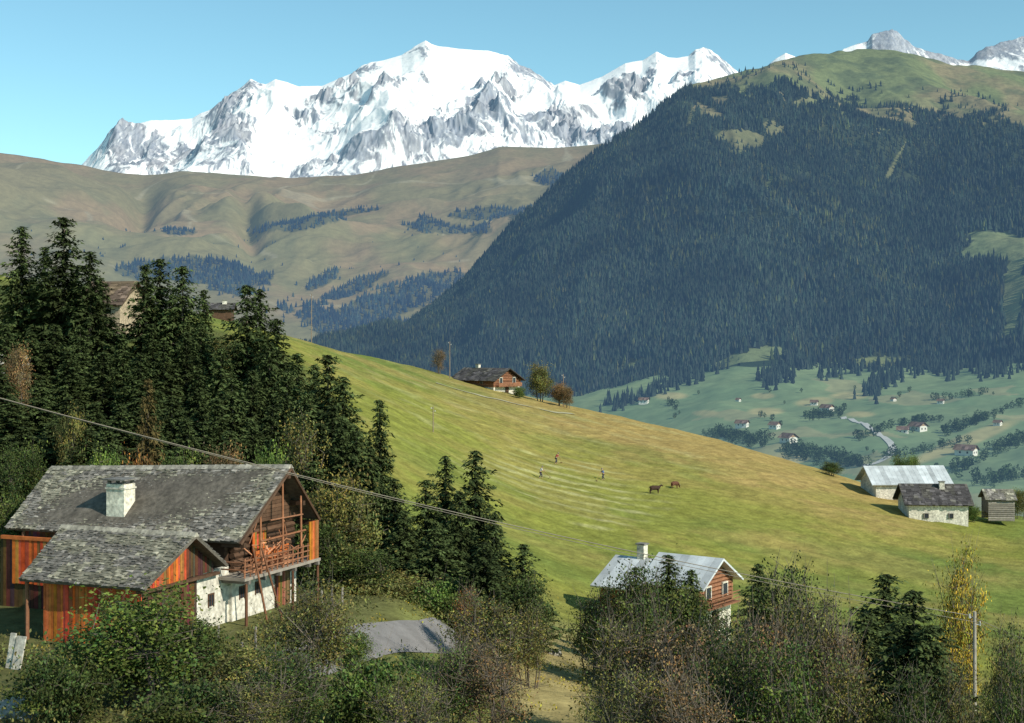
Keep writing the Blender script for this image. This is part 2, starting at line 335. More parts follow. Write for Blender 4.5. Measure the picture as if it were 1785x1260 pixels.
def plant(PX,Y,Z,rows,n,mask,h0,h1,seed,rr=.2,decf=.04,nn=5):
    rng=np.random.default_rng(seed)
    i=rng.uniform(0,PX.shape[1]-1.01,n); j=rng.uniform(0,rows-1.01,n); a=i.astype(int); b=j.astype(int); u=i-a; v=j-b
    bi=lambda A:(A[b,a]*(1-u)+A[b,a+1]*u)*(1-v)+(A[b+1,a]*(1-u)+A[b+1,a+1]*u)*v
    px=bi(PX); y=bi(Y); z=bi(Z); x=(px-CX)*y/F; py=HY-z*F/y
    k=mask(px,py,x,y)>.5; k&=(px<1850)&(px>480)|(PX[0,0]<0)&(px<1300)&(px>-80)
    pts=np.stack([x,y,z-1],-1)[k]; N=len(pts); h=rng.uniform(h0,h1,N)*(.7+.6*fbm(pts[:,0]/80,pts[:,1]/80,2,4)); r=h*rng.uniform(rr*.75,rr*1.25,N)
    g=rng.uniform(.6,1.5,(N,1))*(.5+1.0*fbm(pts[:,0]/130,pts[:,1]/130,3,6))[:,None]
    dec=(rng.uniform(0,1,(N,1))<decf+.25*sst(.56,.75,fbm(pts[:,0]/90,pts[:,1]/90,3,61))[:,None])
    tint=np.where(dec,np.array([[2.0,1.6,.9]]),np.array([[1,1,1]]))
    return cones(pts,h,r,rng,g*tint*(1+rng.uniform(-.1,.1,(N,3))),nn)
A,cc=plant(PXm,Ym,Zm,330,130000,fmask,11,18,1,.22,.05,4)
def sparse(px,py,x,y): return (fmask(px,py,x,y)<.5)&(py>np.interp(px,mpx,treeline)-50)&(fbm(x/40,y/40,3,90)>.5)&(em(px,py,[(1745,428,80,34,5),(1768,505,28,90,6),(1300,628,85,22,-14)])<.5)
A2,c2=plant(PXm,Ym,Zm,330,11000,sparse,6,13,2,.25,nn=4)
o=link('mountain_forest',cloud('mountain_forest',np.concatenate([A,A2]),np.concatenate([cc,c2])),M['forest'])
tag(o,'dark blue-green conifer forest covering the big mountain on the right','forest',kind='stuff')
# mid hills
hc=[(-400,225),(0,265),(60,274),(120,284),(180,297),(250,306),(330,298),(400,303),(470,310),(560,308),(620,304),(700,290),(780,278),(830,266),(870,255),(950,258),(1010,255),(1060,252),(1150,258),(1400,300)]
hpx=np.arange(-400,1401,3.5)
PXh,TTh,Yh,Zh=farsheet(hpx,260,[(-400,3500),(1400,3500)],[(-400,640),(1400,640)],[(-400,7200),(1400,7900)],hc,1.0)
Xh=(PXh-CX)*Yh/F; mk=np.clip(np.sin(np.pi*np.clip(TTh,0,1)),0,1)**.6
wx=fbm(Xh/900,Yh/900,3,71)*700
fold=-90*np.exp(-((PXh-235-(TTh-.5)*60)/28)**2)*sst(.35,.6,TTh)*(1-sst(.8,.97,TTh))-80*np.exp(-((PXh-435-(TTh-.5)*-40)/22)**2)*sst(.2,.5,TTh)*(1-sst(.6,.9,TTh))
Zh+=mk*((ridged((Xh+wx)/1100,(Yh)/1500,5,17,.45)-.55)*330+(fbm(Xh/220,Yh/220,3,18)-.5)*60)+fold
Zh+=(fbm(Xh/200,Yh/200,3,29)-.5)*22*sst(.85,1,TTh)
PYh=HY-Zh*F/Yh
hf=[(370,482,100,26,8),(250,470,40,14,0),(620,500,70,12,-25),(700,520,130,24,-18),(640,575,130,36,10),(560,490,34,10,-30),(770,395,62,10,6),(850,372,70,11,-4),(830,400,30,8),(600,372,60,5,-8),(520,392,80,9,-8),(310,405,30,5),(960,310,34,18),(740,390,20,16)]
def hmask(px,py,x,y): return ((em(px,py,hf)+(fbm(x/130,y/160,4,92)-.5)*.9+(vn(x/30,y/40,94)-.5)*.3)>.5)
fm=hmask(PXh,PYh,Xh,Yh).astype(float)[...,None]
a=fbm(Xh/420,Yh/600,5,24)[...,None]; b=fbm(Xh/120,Yh/160,4,25)[...,None]
col=np.array([.185,.163,.078])*(1-sst(.38,.6,a))+np.array([.235,.168,.092])*sst(.38,.6,a)
col=col*(1-.45*sst(.5,.65,b))+np.array([.14,.138,.07])*.45*sst(.5,.65,b)
up=(1-sst(270,420,PYh))[...,None]; col=col*(1-up*.4)+np.array([.19,.14,.08])*up*.4
lines=sst(.955,.985,ridged(Xh/500,Yh/350,1,33))[...,None]*.4; col=col*(1-lines)+np.array([.34,.30,.2])*lines
col=col*(1-fm*.8)+np.array([.05,.06,.04])*fm*.8
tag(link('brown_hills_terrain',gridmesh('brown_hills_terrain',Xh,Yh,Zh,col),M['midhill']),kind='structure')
A,cc=plant(PXh,Yh,Zh,260,60000,hmask,15,23,3,.25)
def hs(px,py,x,y): return (~hmask(px,py,x,y))&(py>400)&(fbm(x/90,y/90,3,93)>.6)
A2,c2=plant(PXh,Yh,Zh,260,3500,hs,8,15,4,.32)
o=link('hill_forest',cloud('hill_forest',np.concatenate([A,A2]),np.concatenate([cc,c2])),M['midforest'])
tag(o,'patches of blue hazy forest on the brown-green hills in the middle distance','forest',kind='stuff')
# snow massif
def massif(name,pxs,nt,Yb,pyb,Yc,cr,rocks,snows,amp,sc,seed,base=0.0,href=3000):
    PX,TT,Y,Z=farsheet(pxs,nt,Yb,pyb,Yc,cr,1.0,.3,12)
    X=(PX-CX)*Y/F; mk=np.clip(1-np.abs(2*np.clip(TT,0,1)-1)**3,0,1)*sst(0,.30,1-TT)
    hl=np.clip((Z[nt-1]-Z[0])/href,.12,1.2)[None,:]; mk=mk*hl
    py0=HY-Z*F/Y
    wx=fbm(X/1800,Y/1800,3,seed)*1500
    rid=ridged((X+wx)/(1500*sc),(Y+wx*.3)/(2600*sc),5,seed+1,.47)
    wx2=fbm(X/400,Y/400,3,seed+31)*300
    fine=ridged((X+wx2)/(220*sc),Y/(700*sc),5,seed+5,.55)
    rk=em(PX,py0,rocks); sn=em(PX,py0,snows)
    rough=np.clip(.5+rk*1.0-sn*.5,.06,1.5)
    Z=Z+mk*((rid-.55)*amp+(fine-.5)*amp*.26*rough)
    Z=Z+sst(.9,1,TT)*(fbm(X/(120*sc),Y/(300*sc),3,seed+9)-.5)*(12+60*np.clip(rk,0,1))*sc*np.minimum(hl*1.5,1)
    gy,gx=np.gradient(Z); dy=np.gradient(Y,axis=0); dx=np.gradient(X,axis=1)
    sl=np.sqrt((gx/dx)**2+(gy/dy)**2)
    streak=fbm((X+(Y-13000)*.30+wx2)/(60*sc),(Y+X*.2)/(260*sc),6,seed+12,.70)
    grain=vn(X/(14*sc),Y/(50*sc),seed+40)
    lo=fbm(X/(420*sc),Y/(420*sc),3,seed+13)
    val=.22+base+.4*(fine-.5)+rk*.52-sn*.46+(sst(.7,2.4,sl))*.32+(streak-.5)*1.7+(grain-.5)*.20+(lo-.5)*.7
    val=np.where(TT<.62,val+(.62-TT)*.55,val)
    k=sst(.48,.82,val)[...,None]
    k=k*(.72+.28*grain[...,None])
    rock=np.array([.185,.205,.245])*(.5+1.0*fbm(X/(30*sc),Y/(60*sc),4,seed+15,.65))[...,None]
    warm=sst(.5,.7,fbm(X/(500*sc),Y/(500*sc),3,seed+16))[...,None]*.4
    rock=rock*(1-warm)+rock*np.array([1.2,1.0,.85])*warm
    col=np.array([.92,.90,.86])*(1-k)+rock*k
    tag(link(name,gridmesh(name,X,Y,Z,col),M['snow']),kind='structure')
cr=[(-200,420),(100,330),(150,285),(175,254),(205,224),(235,216),(262,210),(300,209),(335,206),(350,197),(365,192),(385,178),(400,165),(420,150),(437,137),(450,143),(462,147),(480,138),(500,143),(520,150),(560,150),(600,133),(615,126),(630,113),(672,104),(700,96),(712,88),(722,80),(742,70),(752,76),(765,80),(800,85),(850,88),(885,95),(910,115),(930,124),(945,135),(965,150),(985,140),(1010,148),(1050,133),(1090,110),(1120,105),(1145,90),(1165,100),(1180,101),(1200,97),(1212,86),(1225,83),(1240,88),(1255,98),(1282,122),(1330,160),(1500,220)]
rocks=[(440,162,36,22,20),(385,212,50,14,-30),(400,260,40,26),(640,120,26,8,-8),(738,88,26,8),(742,122,12,12),(910,118,42,22,35),(945,150,30,14,30),(838,148,12,12),(1248,103,40,16,30),(1132,128,10,28,25),(1105,175,40,18,-20),(850,215,40,30,-40),(790,255,90,18,-10),(250,265,60,22),(330,265,40,20),(600,292,70,10,-5),(560,205,22,6),(960,222,70,12,15),(1030,240,60,12),(215,258,40,20,-40),(590,180,14,18),(660,215,50,7,-30),(520,215,30,6,20),(690,170,8,22,30),(1190,140,20,10,-20),(1000,245,90,12),(1040,180,26,6,20),(610,170,14,30,-20),(880,160,40,14,30)]
snows=[(470,265,26,50),(540,275,50,20),(680,150,60,26,-20),(800,108,70,22),(775,165,60,34),(650,250,60,22,-30),(1010,168,60,16,-10),(1060,208,70,10,15),(1110,115,30,12,-20),(500,165,36,20),(1190,115,30,14),(270,222,80,10),(570,160,50,20),(720,215,60,16,-30),(900,190,50,10,20),(330,235,30,12)]
massif('snow_massif_terrain',np.arange(60,1421,1.35),420,[(0,11500),(1500,11500)],[(0,345),(1500,330)],[(0,15500),(1500,15500)],cr,rocks,snows,880,1.0,200,0,1900)
cr2=[(1290,190),(1340,112),(1352,102),(1370,92),(1385,98),(1400,110),(1440,112),(1470,85),(1490,78),(1512,72),(1520,60),(1540,54),(1555,49),(1565,58),(1578,70),(1592,80),(1610,88),(1640,95),(1668,104),(1690,104),(1702,92),(1720,80),(1740,76),(1760,70),(1785,62),(1850,50),(2000,90),(2300,160)]
massif('snow_peaks_terrain',np.arange(1290,2300,1.7),200,[(0,8200),(2500,8200)],[(0,330),(2500,330)],[(0,9800),(2500,9800)],cr2,
 [(1560,72,60,34,20),(1640,98,60,16,12),(1745,84,70,20,-20),(1820,80,60,30)],[(1490,84,22,8),(1372,98,20,10),(1720,114,60,8)],240,.45,300,.30,900)
# ------------------------------------------------------------ trees
def spruce_data(seed,h,r,wh,dens=1.0):
    rng=np.random.default_rng(seed); B=[];D=[];W=[];G=[]
    for k in range(wh):
        t=(k+rng.uniform(-.3,.3))/wh; t=min(max(t,0),.985)
        L0=r*(1-t)**.72*(1-.2*(t<.08))*(.8+.4*rng.random()); nb=int(7+3*(1-t))
        a0=rng.uniform(0,6.28)
        for q in range(nb):
            z=h*(.04+.95*t)+rng.uniform(-.5,.5)*h/wh*3.0*(t<.93)
            az=a0+q*6.283/nb+rng.uniform(-.4,.4)
            lump=.7+.6*float(vn(np.array(az*1.3),np.array(t*7.),seed))
            L=L0*rng.uniform(.5,1.22)*lump+.12
            n=max(3,int(L/.27*dens)); ss=np.linspace(.10,1,n)*L+rng.uniform(-.08,.08,n)
            dr=rng.uniform(.15,.6); zz=z-dr*ss+.13*ss*ss/max(L,.3)
            bp=np.stack([ss*math.cos(az),ss*math.sin(az),zz],-1)
            for side in (-1.0,-.3,.45,1.1):
                aa=az+side+rng.uniform(-.35,.35,n); ln=rng.uniform(.35,.85,n)*(.5+.5*(1-t))*(1-.2*abs(side))
                B.append(bp+rng.uniform(-.14,.14,(n,3))); D.append(np.stack([np.cos(aa),np.sin(aa),rng.uniform(-1.1,.15,n)],-1)*ln[:,None])
                sa=aa+1.57; W.append(np.stack([np.cos(sa),np.sin(sa),rng.uniform(-.9,.9,n)],-1)*(rng.uniform(.10,.22,n)*(.6+.4*(1-t)))[:,None])
                G.append((.4+.8*(ss/max(L0,.2))).clip(.4,1.3)*rng.uniform(.65,1.5,n))  # fronds darken towards the trunk: inner crown shade put into the colour
    B=np.concatenate(B);D=np.concatenate(D);W=np.concatenate(W);G=np.concatenate(G)
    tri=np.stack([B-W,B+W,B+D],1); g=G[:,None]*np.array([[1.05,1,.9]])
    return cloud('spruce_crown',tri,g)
def trunk_mesh(h,r,seed):
    m=MB(seed); n=6; p=Vector((0,0,-.6))
    rr=random.Random(seed)
    for i in range(n):
        q=Vector((rr.uniform(-.04,.04)*h*.1,rr.uniform(-.04,.04)*h*.1,h*(i+1)/n*.97))
        m.tube(p,q,r*(1-i/n)+.02,r*(1-(i+1)/n)+.02,7); p=q
    for i in range(10):
        z=h*rr.uniform(.06,.5); a=rr.uniform(0,6.28); L=h*.1*rr.uniform(.5,1)
        m.tube((0,0,z),(L*math.cos(a),L*math.sin(a),z-.2*L),.04,.015,4)
    return m.mesh('spruce_trunk')
SP=[]
for s,(h,r,wh) in enumerate([(16,3.3,40),(16,2.6,42),(16,3.8,38),(14,3.1,34)]):
    SP.append((h,spruce_data(10+s,h,r,wh,1.0),trunk_mesh(h,.24,s)))
def inst(name,me,m,parent):
    o=bpy.data.objects.new(name,me); C.objects.link(o); o.parent=parent
    if not me.materials: me.materials.append(m)
    elif me.materials[0]!=m:
        o.material_slots[0].link='OBJECT'; o.material_slots[0].material=m
    return o
def spruce(px,pyt,Y,k,label,wide=1.0,group=None,m='needle',seed=0):
    x=(px-CX)*Y/F; z=gz(x,Y); top=-(pyt-HY)*Y/F; H=max(top-z,2.0)
    h0,cm,tm=SP[k]; s=H/h0
    e=empty('spruce_tree',(x,Y,z),(px*7.7)%6.28,label,'tree',group,sc=(max(s,.6)*wide,max(s,.6)*wide,s))
    inst('trunk',tm,M['bark'],e); inst('crown',cm,M[m],e)
G1='spruces crowded on the left slope'
back=[(38,388,150,0,'dark spruce nearest the left edge, its pointed top level with the brown hills'),
(112,370,148,2,'tallest spruce on the left, towering over the brown-roofed hut'),
(78,425,153,1,'narrow spruce tucked against the left side of the tallest spruce'),
(158,432,146,0,'spruce standing just left of the brown-roofed hut'),
(254,455,146,0,'spruce rising just right of the brown-roofed hut'),
(278,444,149,2,'broad spruce second to the right of the brown-roofed hut'),
(318,456,146,2,'spruce third to the right of the hut, rounder at the top'),
(355,500,150,1,'thin spruce directly left of the low roof with the tiny chimney'),
(431,488,140,2,'stout spruce standing apart at the open crest of the meadow'),
(452,497,143,0,'slimmer twin spruce pressed to the right of the stout crest spruce'),
(482,549,136,0,'spruce at the meadow crest where the green slope begins'),
(470,590,130,2,'lower spruce filling the gap below the stout crest spruce'),
(518,610,130,1,'spruce halfway down the right edge of the left wood'),
(548,630,126,0,'spruce on the right edge of the left wood, second from the open meadow'),
(572,610,122,2,'big dark spruce facing the open meadow at the right end of the left wood'),
(598,650,119,0,'last spruce of the left wood, touching the open meadow')]
wv=[1.2,1.25,1.1,1.25,1.15,1.3,1.2,1.15,1.2,1.05,1.25,1.2,1.3,1.15,1.3,1.2]
for b_,w_ in zip(back,wv): spruce(b_[0],b_[1],b_[2],b_[3],b_[4],w_)
mid=[(10,560,132),(55,575,136),(95,560,138),(140,565,136),(180,610,130),(212,578,134),(245,610,128),(285,590,134),(325,575,136),(345,640,122),(385,600,132),(405,655,118),(440,640,124),(498,690,118),(20,690,118),(70,660,120),(120,690,116),(165,700,116),(300,690,114),(355,730,108),(440,730,110),(210,700,114),(475,700,112),(520,740,108),(560,730,108),(595,740,106),(350,560,142),(192,555,150),(300,520,152),(130,470,155),(20,500,155),(60,480,157),(176,480,160),(410,590,138),(500,640,124),
(0,640,125),(40,740,106),(90,735,106),(150,745,104),(185,735,108),(270,740,104),(325,725,106),(400,745,103),(470,760,102),(240,690,118),(380,690,114),(505,720,112),(535,680,118),(580,700,112),(5,760,102),(620,745,106),(545,800,98),(120,610,128),(265,560,142)]
for i,(px,py,Y) in enumerate(mid):
    spruce(px,py,Y,i%4,'dark spruce packed among others inside the wood on the left slope',1.25+.25*((i*37)%10)/10,G1)
spruce(258,655,102,3,'small brownish autumn conifer in the middle of the left wood behind the slate roof',.7,m='needle_b')
for px,py,Y,k,w_,l in [(662,690,112,1,1.0,'lone slim spruce with a needle-thin top against the sunlit meadow'),
(645,775,106,0,1.1,'short spruce leaning on the foot of the lone slim spruce'),
(688,830,102,3,1.3,'low spruce right below the lone slim spruce'),
(828,778,100,0,1.2,'tall spruce on the right of the pair in the centre below the hay rows'),
(777,788,103,0,1.1,'tall spruce on the left of the pair in the centre below the hay rows'),
(742,830,99,2,1.2,'spruce on the left flank of the central pair'),
(802,850,95,2,1.1,'dark spruce in front of the central pair'),
(862,890,94,3,1.2,'lower spruce on the right flank of the central pair'),
(912,945,93,3,1.3,'lowest spruce stepping down to the right of the central pair'),
(705,885,96,2,1.1,'dark spruce left of the central group, above the grey road'),
(845,940,88,2,1.3,'dark spruce at the foot of the central group, nearest the olive tree'),
(760,915,92,2,1.3,'dark spruce at the foot of the central group, above the grey road'),
(1545,992,80,2,1.7,'dark broad spruce at lower right, left of the yellow birch'),
(1592,1020,72,2,1.6,'dark spruce in front at lower right, reaching the bottom of the picture'),
(1622,1085,70,3,1.4,'smaller dark spruce right of the front one, below the yellow birch'),
(1510,1060,76,2,1.4,'lower dark spruce at the left foot of the dark broad spruce'),
(1166,962,96,1,1.3,'slim spruce in front of the pale roof of the lower log chalet'),
(1108,985,94,3,1.3,'shorter spruce left of the slim one before the lower log chalet'),
(1205,988,95,0,1.1,'small spruce hiding the front edge of the pale roof of the lower log chalet'),
(1322,978,112,0,1.3,'spruce touching the right gable of the lower log chalet')]:
    spruce(px,py,Y,k,l,w_)
def broad_data(seed,h,w,nc,nl,ls,zc=.6,tight=.15,stems=3,low=.42,twig=2,tr=1.0):
    rng=np.random.default_rng(seed); rr=random.Random(seed)
    u=rng.normal(size=(nc,3)); u/=np.linalg.norm(u,axis=1)[:,None]; rad_=rng.uniform(.15,1,nc)**.45
    cen=u*rad_[:,None]*np.array([w*.42,w*.42,h*low])*rng.uniform(.7,1.2,(nc,1))+np.array([0,0,h*zc]); cen[:,2]=np.clip(cen[:,2],.08*h,None)
    tm=MB(seed)
    bases=[(rr.uniform(-.12,.12)*w,rr.uniform(-.12,.12)*w,-.4) for _ in range(stems)]; forks=[]
    for b_ in bases:
        p=Vector(b_); q=Vector((b_[0]*1.8,b_[1]*1.8,h*.28)); tm.tube(p,q,.035*h/stems**.5,.024*h/stems**.5,7); q2=q+Vector((rr.uniform(-.06,.06)*w,rr.uniform(-.06,.06)*w,h*.25)); tm.tube(q,q2,.024*h/stems**.5,.014*h/stems**.5,6); forks+=[q,q2]
    for c_ in cen:
        c_=Vector(c_); f_=min(forks,key=lambda q:(q-c_).length); mid_=(f_+c_)/2+Vector((rr.uniform(-.1,.1),rr.uniform(-.1,.1),rr.uniform(0,.2)))
        tm.tube(f_,mid_,.007*h*tr,.005*h*tr,4); tm.tube(mid_,c_,.005*h*tr,.003*h*tr,4)
        for _ in range(twig):
            e=c_+Vector((rr.gauss(0,1),rr.gauss(0,1),abs(rr.gauss(0,1.2))))*w*tight*.9; tm.tube(c_,e,.0028*h*tr,.001*h*tr,3)
    cb=rng.uniform(.5,1.5,nc); idx=rng.integers(0,nc,nl)
    off=rng.normal(size=(nl,3))*np.array([w*tight,w*tight,h*tight*.7])*rng.uniform(.5,1.1,(nl,1))
    c=cen[idx]+off*rng.uniform(.6,1.3,nc)[idx][:,None]
    a=rng.normal(size=(nl,3)); a/=np.linalg.norm(a,axis=1)[:,None]; b=rng.normal(size=(nl,3)); b-= (a*b).sum(1)[:,None]*a; b/=np.linalg.norm(b,axis=1)[:,None]
    s=rng.uniform(.6,1.3,nl)[:,None]*ls
    q=np.stack([c-a*s,c+b*s*.55,c+a*s,c-b*s*.55],1)
    hue=1+rng.uniform(-.22,.40,(nc,1))*np.array([[1,.25,-.3]])
    g=(cb[idx]*rng.uniform(.6,1.5,nl))[:,None]*(1+rng.uniform(-.14,.14,(nl,3)))*hue[idx]
    return cloud('broadleaf_crown',q,g),tm.mesh('broadleaf_trunk')
BR=[(6,5,broad_data(1,6,5,60,13000,.090,tight=.125)),(6,5,broad_data(2,6,5,46,11000,.090,.56,.125)),(6,5.5,broad_data(3,6,5.5,80,8200,.076,.58,.105,6,twig=4,tr=1.1)),
    (9,4,broad_data(4,9,4,60,6500,.10,.6,.13,2,twig=3)),(3,4.5,broad_data(5,3,4.5,50,10000,.08,.5,.12,6,.45)),(6,5.5,broad_data(6,6,5.5,100,6200,.068,.56,.115,8,twig=5,tr=1.2))]
def broad(px,pyt,wpx,Y,k,m,label,name='broadleaf_tree',group=None):
    x=(px-CX)*Y/F; z=gz(x,Y); H=max(-(pyt-HY)*Y/F-z,.8); W=wpx*Y/F
    h0,w0,(cm,tm)=BR[k]
    e=empty(name,(x,Y,z-.05),(px*3.3)%6.28,label,'tree' if name.endswith('tree') else 'shrub',group,sc=(W/w0,W/w0,H/h0))
    inst('trunk' if name.endswith('tree') else 'stem',tm,M['bark'],e); inst('crown',cm,M[m],e)
for a_ in [
(235,1030,270,60,0,'leaf_g','leafy green tree covering the lower corner of the orange plank shed'),
(110,1130,180,57,4,'leaf_d','dense green bush at the bottom left below the plank shed','shrub'),
(340,1075,120,62,1,'leaf_d','green tree between the shed and the white plastered wall'),
(420,1125,150,60,1,'leaf_o','olive bush at the bottom in front of the white plastered wall','shrub'),
(330,1180,220,54,4,'leaf_d','low green bush along the bottom edge below the leafy green tree','shrub'),
(430,1190,160,54,5,'leaf_o','small olive thicket at the bottom edge left of centre','shrub'),
(545,1020,180,66,2,'leaf_o','thin olive tree just right of the balcony house, lower part'),
(500,1130,190,56,2,'leaf_d','dark bush at the bottom edge left of the grey road','shrub'),
(600,835,150,90,0,'leaf_o','tall rounded yellow-green tree touching the right end of the balcony gable'),
(560,900,90,88,1,'leaf_d','darker green tree squeezed between the balcony and the rounded yellow-green tree'),
(640,950,120,88,1,'leaf_d','green tree at the right foot of the rounded yellow-green tree'),
(530,735,90,100,3,'leaf_o','yellow-green slender tree behind the ridge of the slate roof'),
(660,990,160,88,4,'leaf_o','yellowish bush above the grey road patch, left one','shrub'),
(770,1005,140,88,4,'leaf_g','green bush above the grey road patch, right one','shrub'),
(610,1100,90,72,1,'leaf_g','green bush hiding the left end of the grey road','shrub'),
(650,1140,200,60,4,'leaf_g','green bush at the bottom in front of the grey road','shrub'),
(790,1120,150,62,5,'leaf_g','leafy bush at the bottom in front of the right end of the grey road','shrub'),
(720,1190,170,55,5,'leaf_o','olive thicket on the bottom edge below the grey road','shrub'),
(850,1040,170,74,2,'leaf_o','olive tree right of the grey road patch'),
(815,1025,60,80,5,'leaf_r','small rust-coloured tree just above the right end of the grey road'),
(900,1000,130,88,1,'leaf_d','dark green tree at the foot of the lowest central spruce'),
(850,1120,160,62,5,'leaf_b','thin brownish shrub at the bottom centre','shrub'),
(925,1060,90,78,2,'leaf_o','see-through olive shrub left of the straw-coloured bank','shrub'),
(1045,1025,120,84,2,'leaf_d','see-through dark shrub at the left foot of the lower log chalet','shrub'),
(1115,990,160,82,2,'leaf_d','dark leafy tree before the left part of the lower log chalet'),
(1185,1020,120,84,0,'leaf_d','dark leafy tree before the middle of the lower log chalet'),
(1250,1062,110,92,2,'leaf_d','bush hiding the white base of the lower log chalet','shrub'),
(1090,1080,180,66,5,'leaf_o','grey-olive twiggy shrub right of the straw-coloured bank','shrub'),
(1190,1085,200,64,5,'leaf_b','large brown-olive twiggy shrub below the lower log chalet','shrub'),
(1270,1105,200,58,2,'leaf_d','dark green thicket at the bottom centre right','shrub'),
(1370,990,170,80,2,'leaf_d','dark green tree right of the lower log chalet'),
(1430,1035,170,70,5,'leaf_o','loose twiggy shrub between the lower log chalet and the dark broad spruce','shrub'),
(1330,1070,150,66,5,'leaf_b','brown-leaved shrub in front of the tree right of the log chalet','shrub'),
(1370,1120,190,56,2,'leaf_g','green thicket at the bottom right of centre','shrub'),
(1460,1100,120,68,5,'leaf_b','rusty thin shrub at the left foot of the dark broad spruce','shrub'),
(1100,1160,190,55,5,'leaf_o','twiggy thicket on the bottom edge beside the straw-coloured bank','shrub'),
(1480,1150,190,56,2,'leaf_o','olive thicket on the bottom edge left of the front spruce','shrub'),
(1200,1175,180,54,5,'leaf_b','low brown thicket on the bottom edge below the log chalet','shrub'),
(1675,965,95,84,2,'leaf_y','bright yellow birch at the lower right beside the utility pole'),
(1650,1100,80,80,2,'leaf_y','shorter yellow-green tree at the foot of the bright yellow birch'),
(1665,1160,110,60,2,'leaf_o','olive shrub at the base of the utility pole','shrub'),
(1760,1090,100,66,2,'leaf_o','olive tree at the lower right edge, right of the utility pole'),
(1600,1175,150,54,2,'leaf_d','dark green thicket on the bottom edge below the front spruce','shrub'),
(1775,1150,130,56,2,'leaf_d','dark shrub in the bottom right corner','shrub'),
(235,780,70,95,4,'leaf_r','rust-brown bush just above the slate roof ridge','shrub'),
(125,710,60,104,1,'leaf_o','yellow-tinged tree on the left slope above the slate roof'),
(40,770,90,96,1,'leaf_d','dark leafy tree at the left edge above the slate roof'),
(180,780,80,95,1,'leaf_g','green tree behind the left half of the slate roof ridge'),
(310,785,80,95,1,'leaf_d','green tree behind the middle of the slate roof ridge'),
(390,775,70,96,1,'leaf_b','brown leafy tree behind the right half of the slate roof ridge'),
(470,775,70,95,1,'leaf_g','green tree behind the right end of the slate roof ridge'),
(20,860,100,88,1,'leaf_d','dark leafy tree at the left edge beside the slate roof'),
(30,600,50,128,1,'leaf_b','autumn tree by the pale rocks at the left edge'),
(390,580,50,150,1,'leaf_o','yellow-green tree on the crest left of the stout crest spruce'),
(942,636,46,290,0,'leaf_o','round leafy tree right beside the small chalet on the meadow crest'),
(975,668,34,288,0,'leaf_b','small brownish tree right of the chalet on the meadow crest'),
(990,672,22,286,1,'leaf_b','tiny tree against the thin pole right of the crest chalet'),
(765,608,28,300,5,'leaf_b','bare little tree left of the crest chalet beside a thin pole'),
(905,672,24,286,4,'leaf_g','low bush at the wall of the crest chalet','shrub'),
(1450,805,40,255,0,'leaf_d','round bush on the crest left of the pale-roofed barn','shrub'),
(1570,795,36,262,0,'leaf_g','tree behind the pale roofed barn on the right'),
(1590,790,30,262,1,'leaf_g','tree behind the pale roofed barn, its right-hand neighbour'),
(1695,875,26,226,4,'leaf_g','bush between the dark-roofed house and the small shed','shrub'),
(1778,850,30,236,1,'leaf_o','tree right of the small shed at the right edge')]:
    broad(*a_[:7],name='shrub' if len(a_)>7 else 'broadleaf_tree')
def scrub(name,n,Y0,Y1,px0,px1,ls,m,seed,label,maskf=None,hh=.5):
    rng=np.random.default_rng(seed); Yv=rng.uniform(Y0,Y1,n); px=rng.uniform(px0,px1,n); x=(px-CX)*Yv/F
    i=(px-npx[0])/4; j=np.interp(Yv,nY,np.arange(len(nY))); a=i.astype(int); b=j.astype(int); u=i-a; v=j-b
    z=(nZ[b,a]*(1-u)+nZ[b,a+1]*u)*(1-v)+(nZ[b+1,a]*(1-u)+nZ[b+1,a+1]*u)*v
    k=fbm(x/2.5,Yv/2.5,3,seed)>.45
    l_x=(x-HG[0])*math.cos(HR)+(Yv-HG[1])*math.sin(HR); l_y=-(x-HG[0])*math.sin(HR)+(Yv-HG[1])*math.cos(HR)
    k&=~((l_x>-16)&(l_x<2.6)&(l_y>-12.5)&(l_y<5))
    if maskf is not None: k&=maskf(px,Yv,HY-z*F/Yv)
    c=np.stack([x,Yv,z+rng.uniform(0,1,n)**1.5*hh*fbm(x/3,Yv/3,2,seed+3)*1.8],-1)[k]; n=len(c)
    a=rng.normal(size=(n,3)); a[:,2]=np.abs(a[:,2])+.5; a/=np.linalg.norm(a,axis=1)[:,None]; b=rng.normal(size=(n,3)); b-=(a*b).sum(1)[:,None]*a; b/=np.linalg.norm(b,axis=1)[:,None]
    s=rng.uniform(.6,1.4,n)[:,None]*ls
    q=np.stack([c-a*s,c+b*s*.5,c+a*s,c-b*s*.5],1); g=rng.uniform(.5,1.5,n)[:,None]*(1+rng.uniform(-.15,.15,(n,3)))*(.6+.8*fbm(c[:,0]/5,c[:,1]/5,2,5))[:,None]
    tag(link(name,cloud(name,q,g),M[m]),label,'undergrowth',kind='stuff')
road_m=lambda px,Y,py:~((px>620)&(px<805)&(py>1096)&(py<1134))
scrub('undergrowth',110000,55,108,-60,1850,.09,'leaf_o',7,'low olive scrub and weeds between the bushes in the foreground',lambda px,Y,py:road_m(px,Y,py)&(em(px,py,[(960,1190,55,75)])<.5),.8)
scrub('dry_grass',60000,55,125,-60,1850,.08,'leaf_y',9,'straw-coloured dry grass on the foreground bank',lambda px,Y,py:road_m(px,Y,py)&((fbm(px/60,Y/6,2,3)>.6)|(em(px,py,[(965,1190,60,60)])>.5)),.35)
scrub('slope_undergrowth',110000,90,165,-60,760,.16,'leaf_d',8,'dark undergrowth beneath the spruces on the left slope',lambda px,Y,py:(px+(Y-125)*1.2<690),1.2)
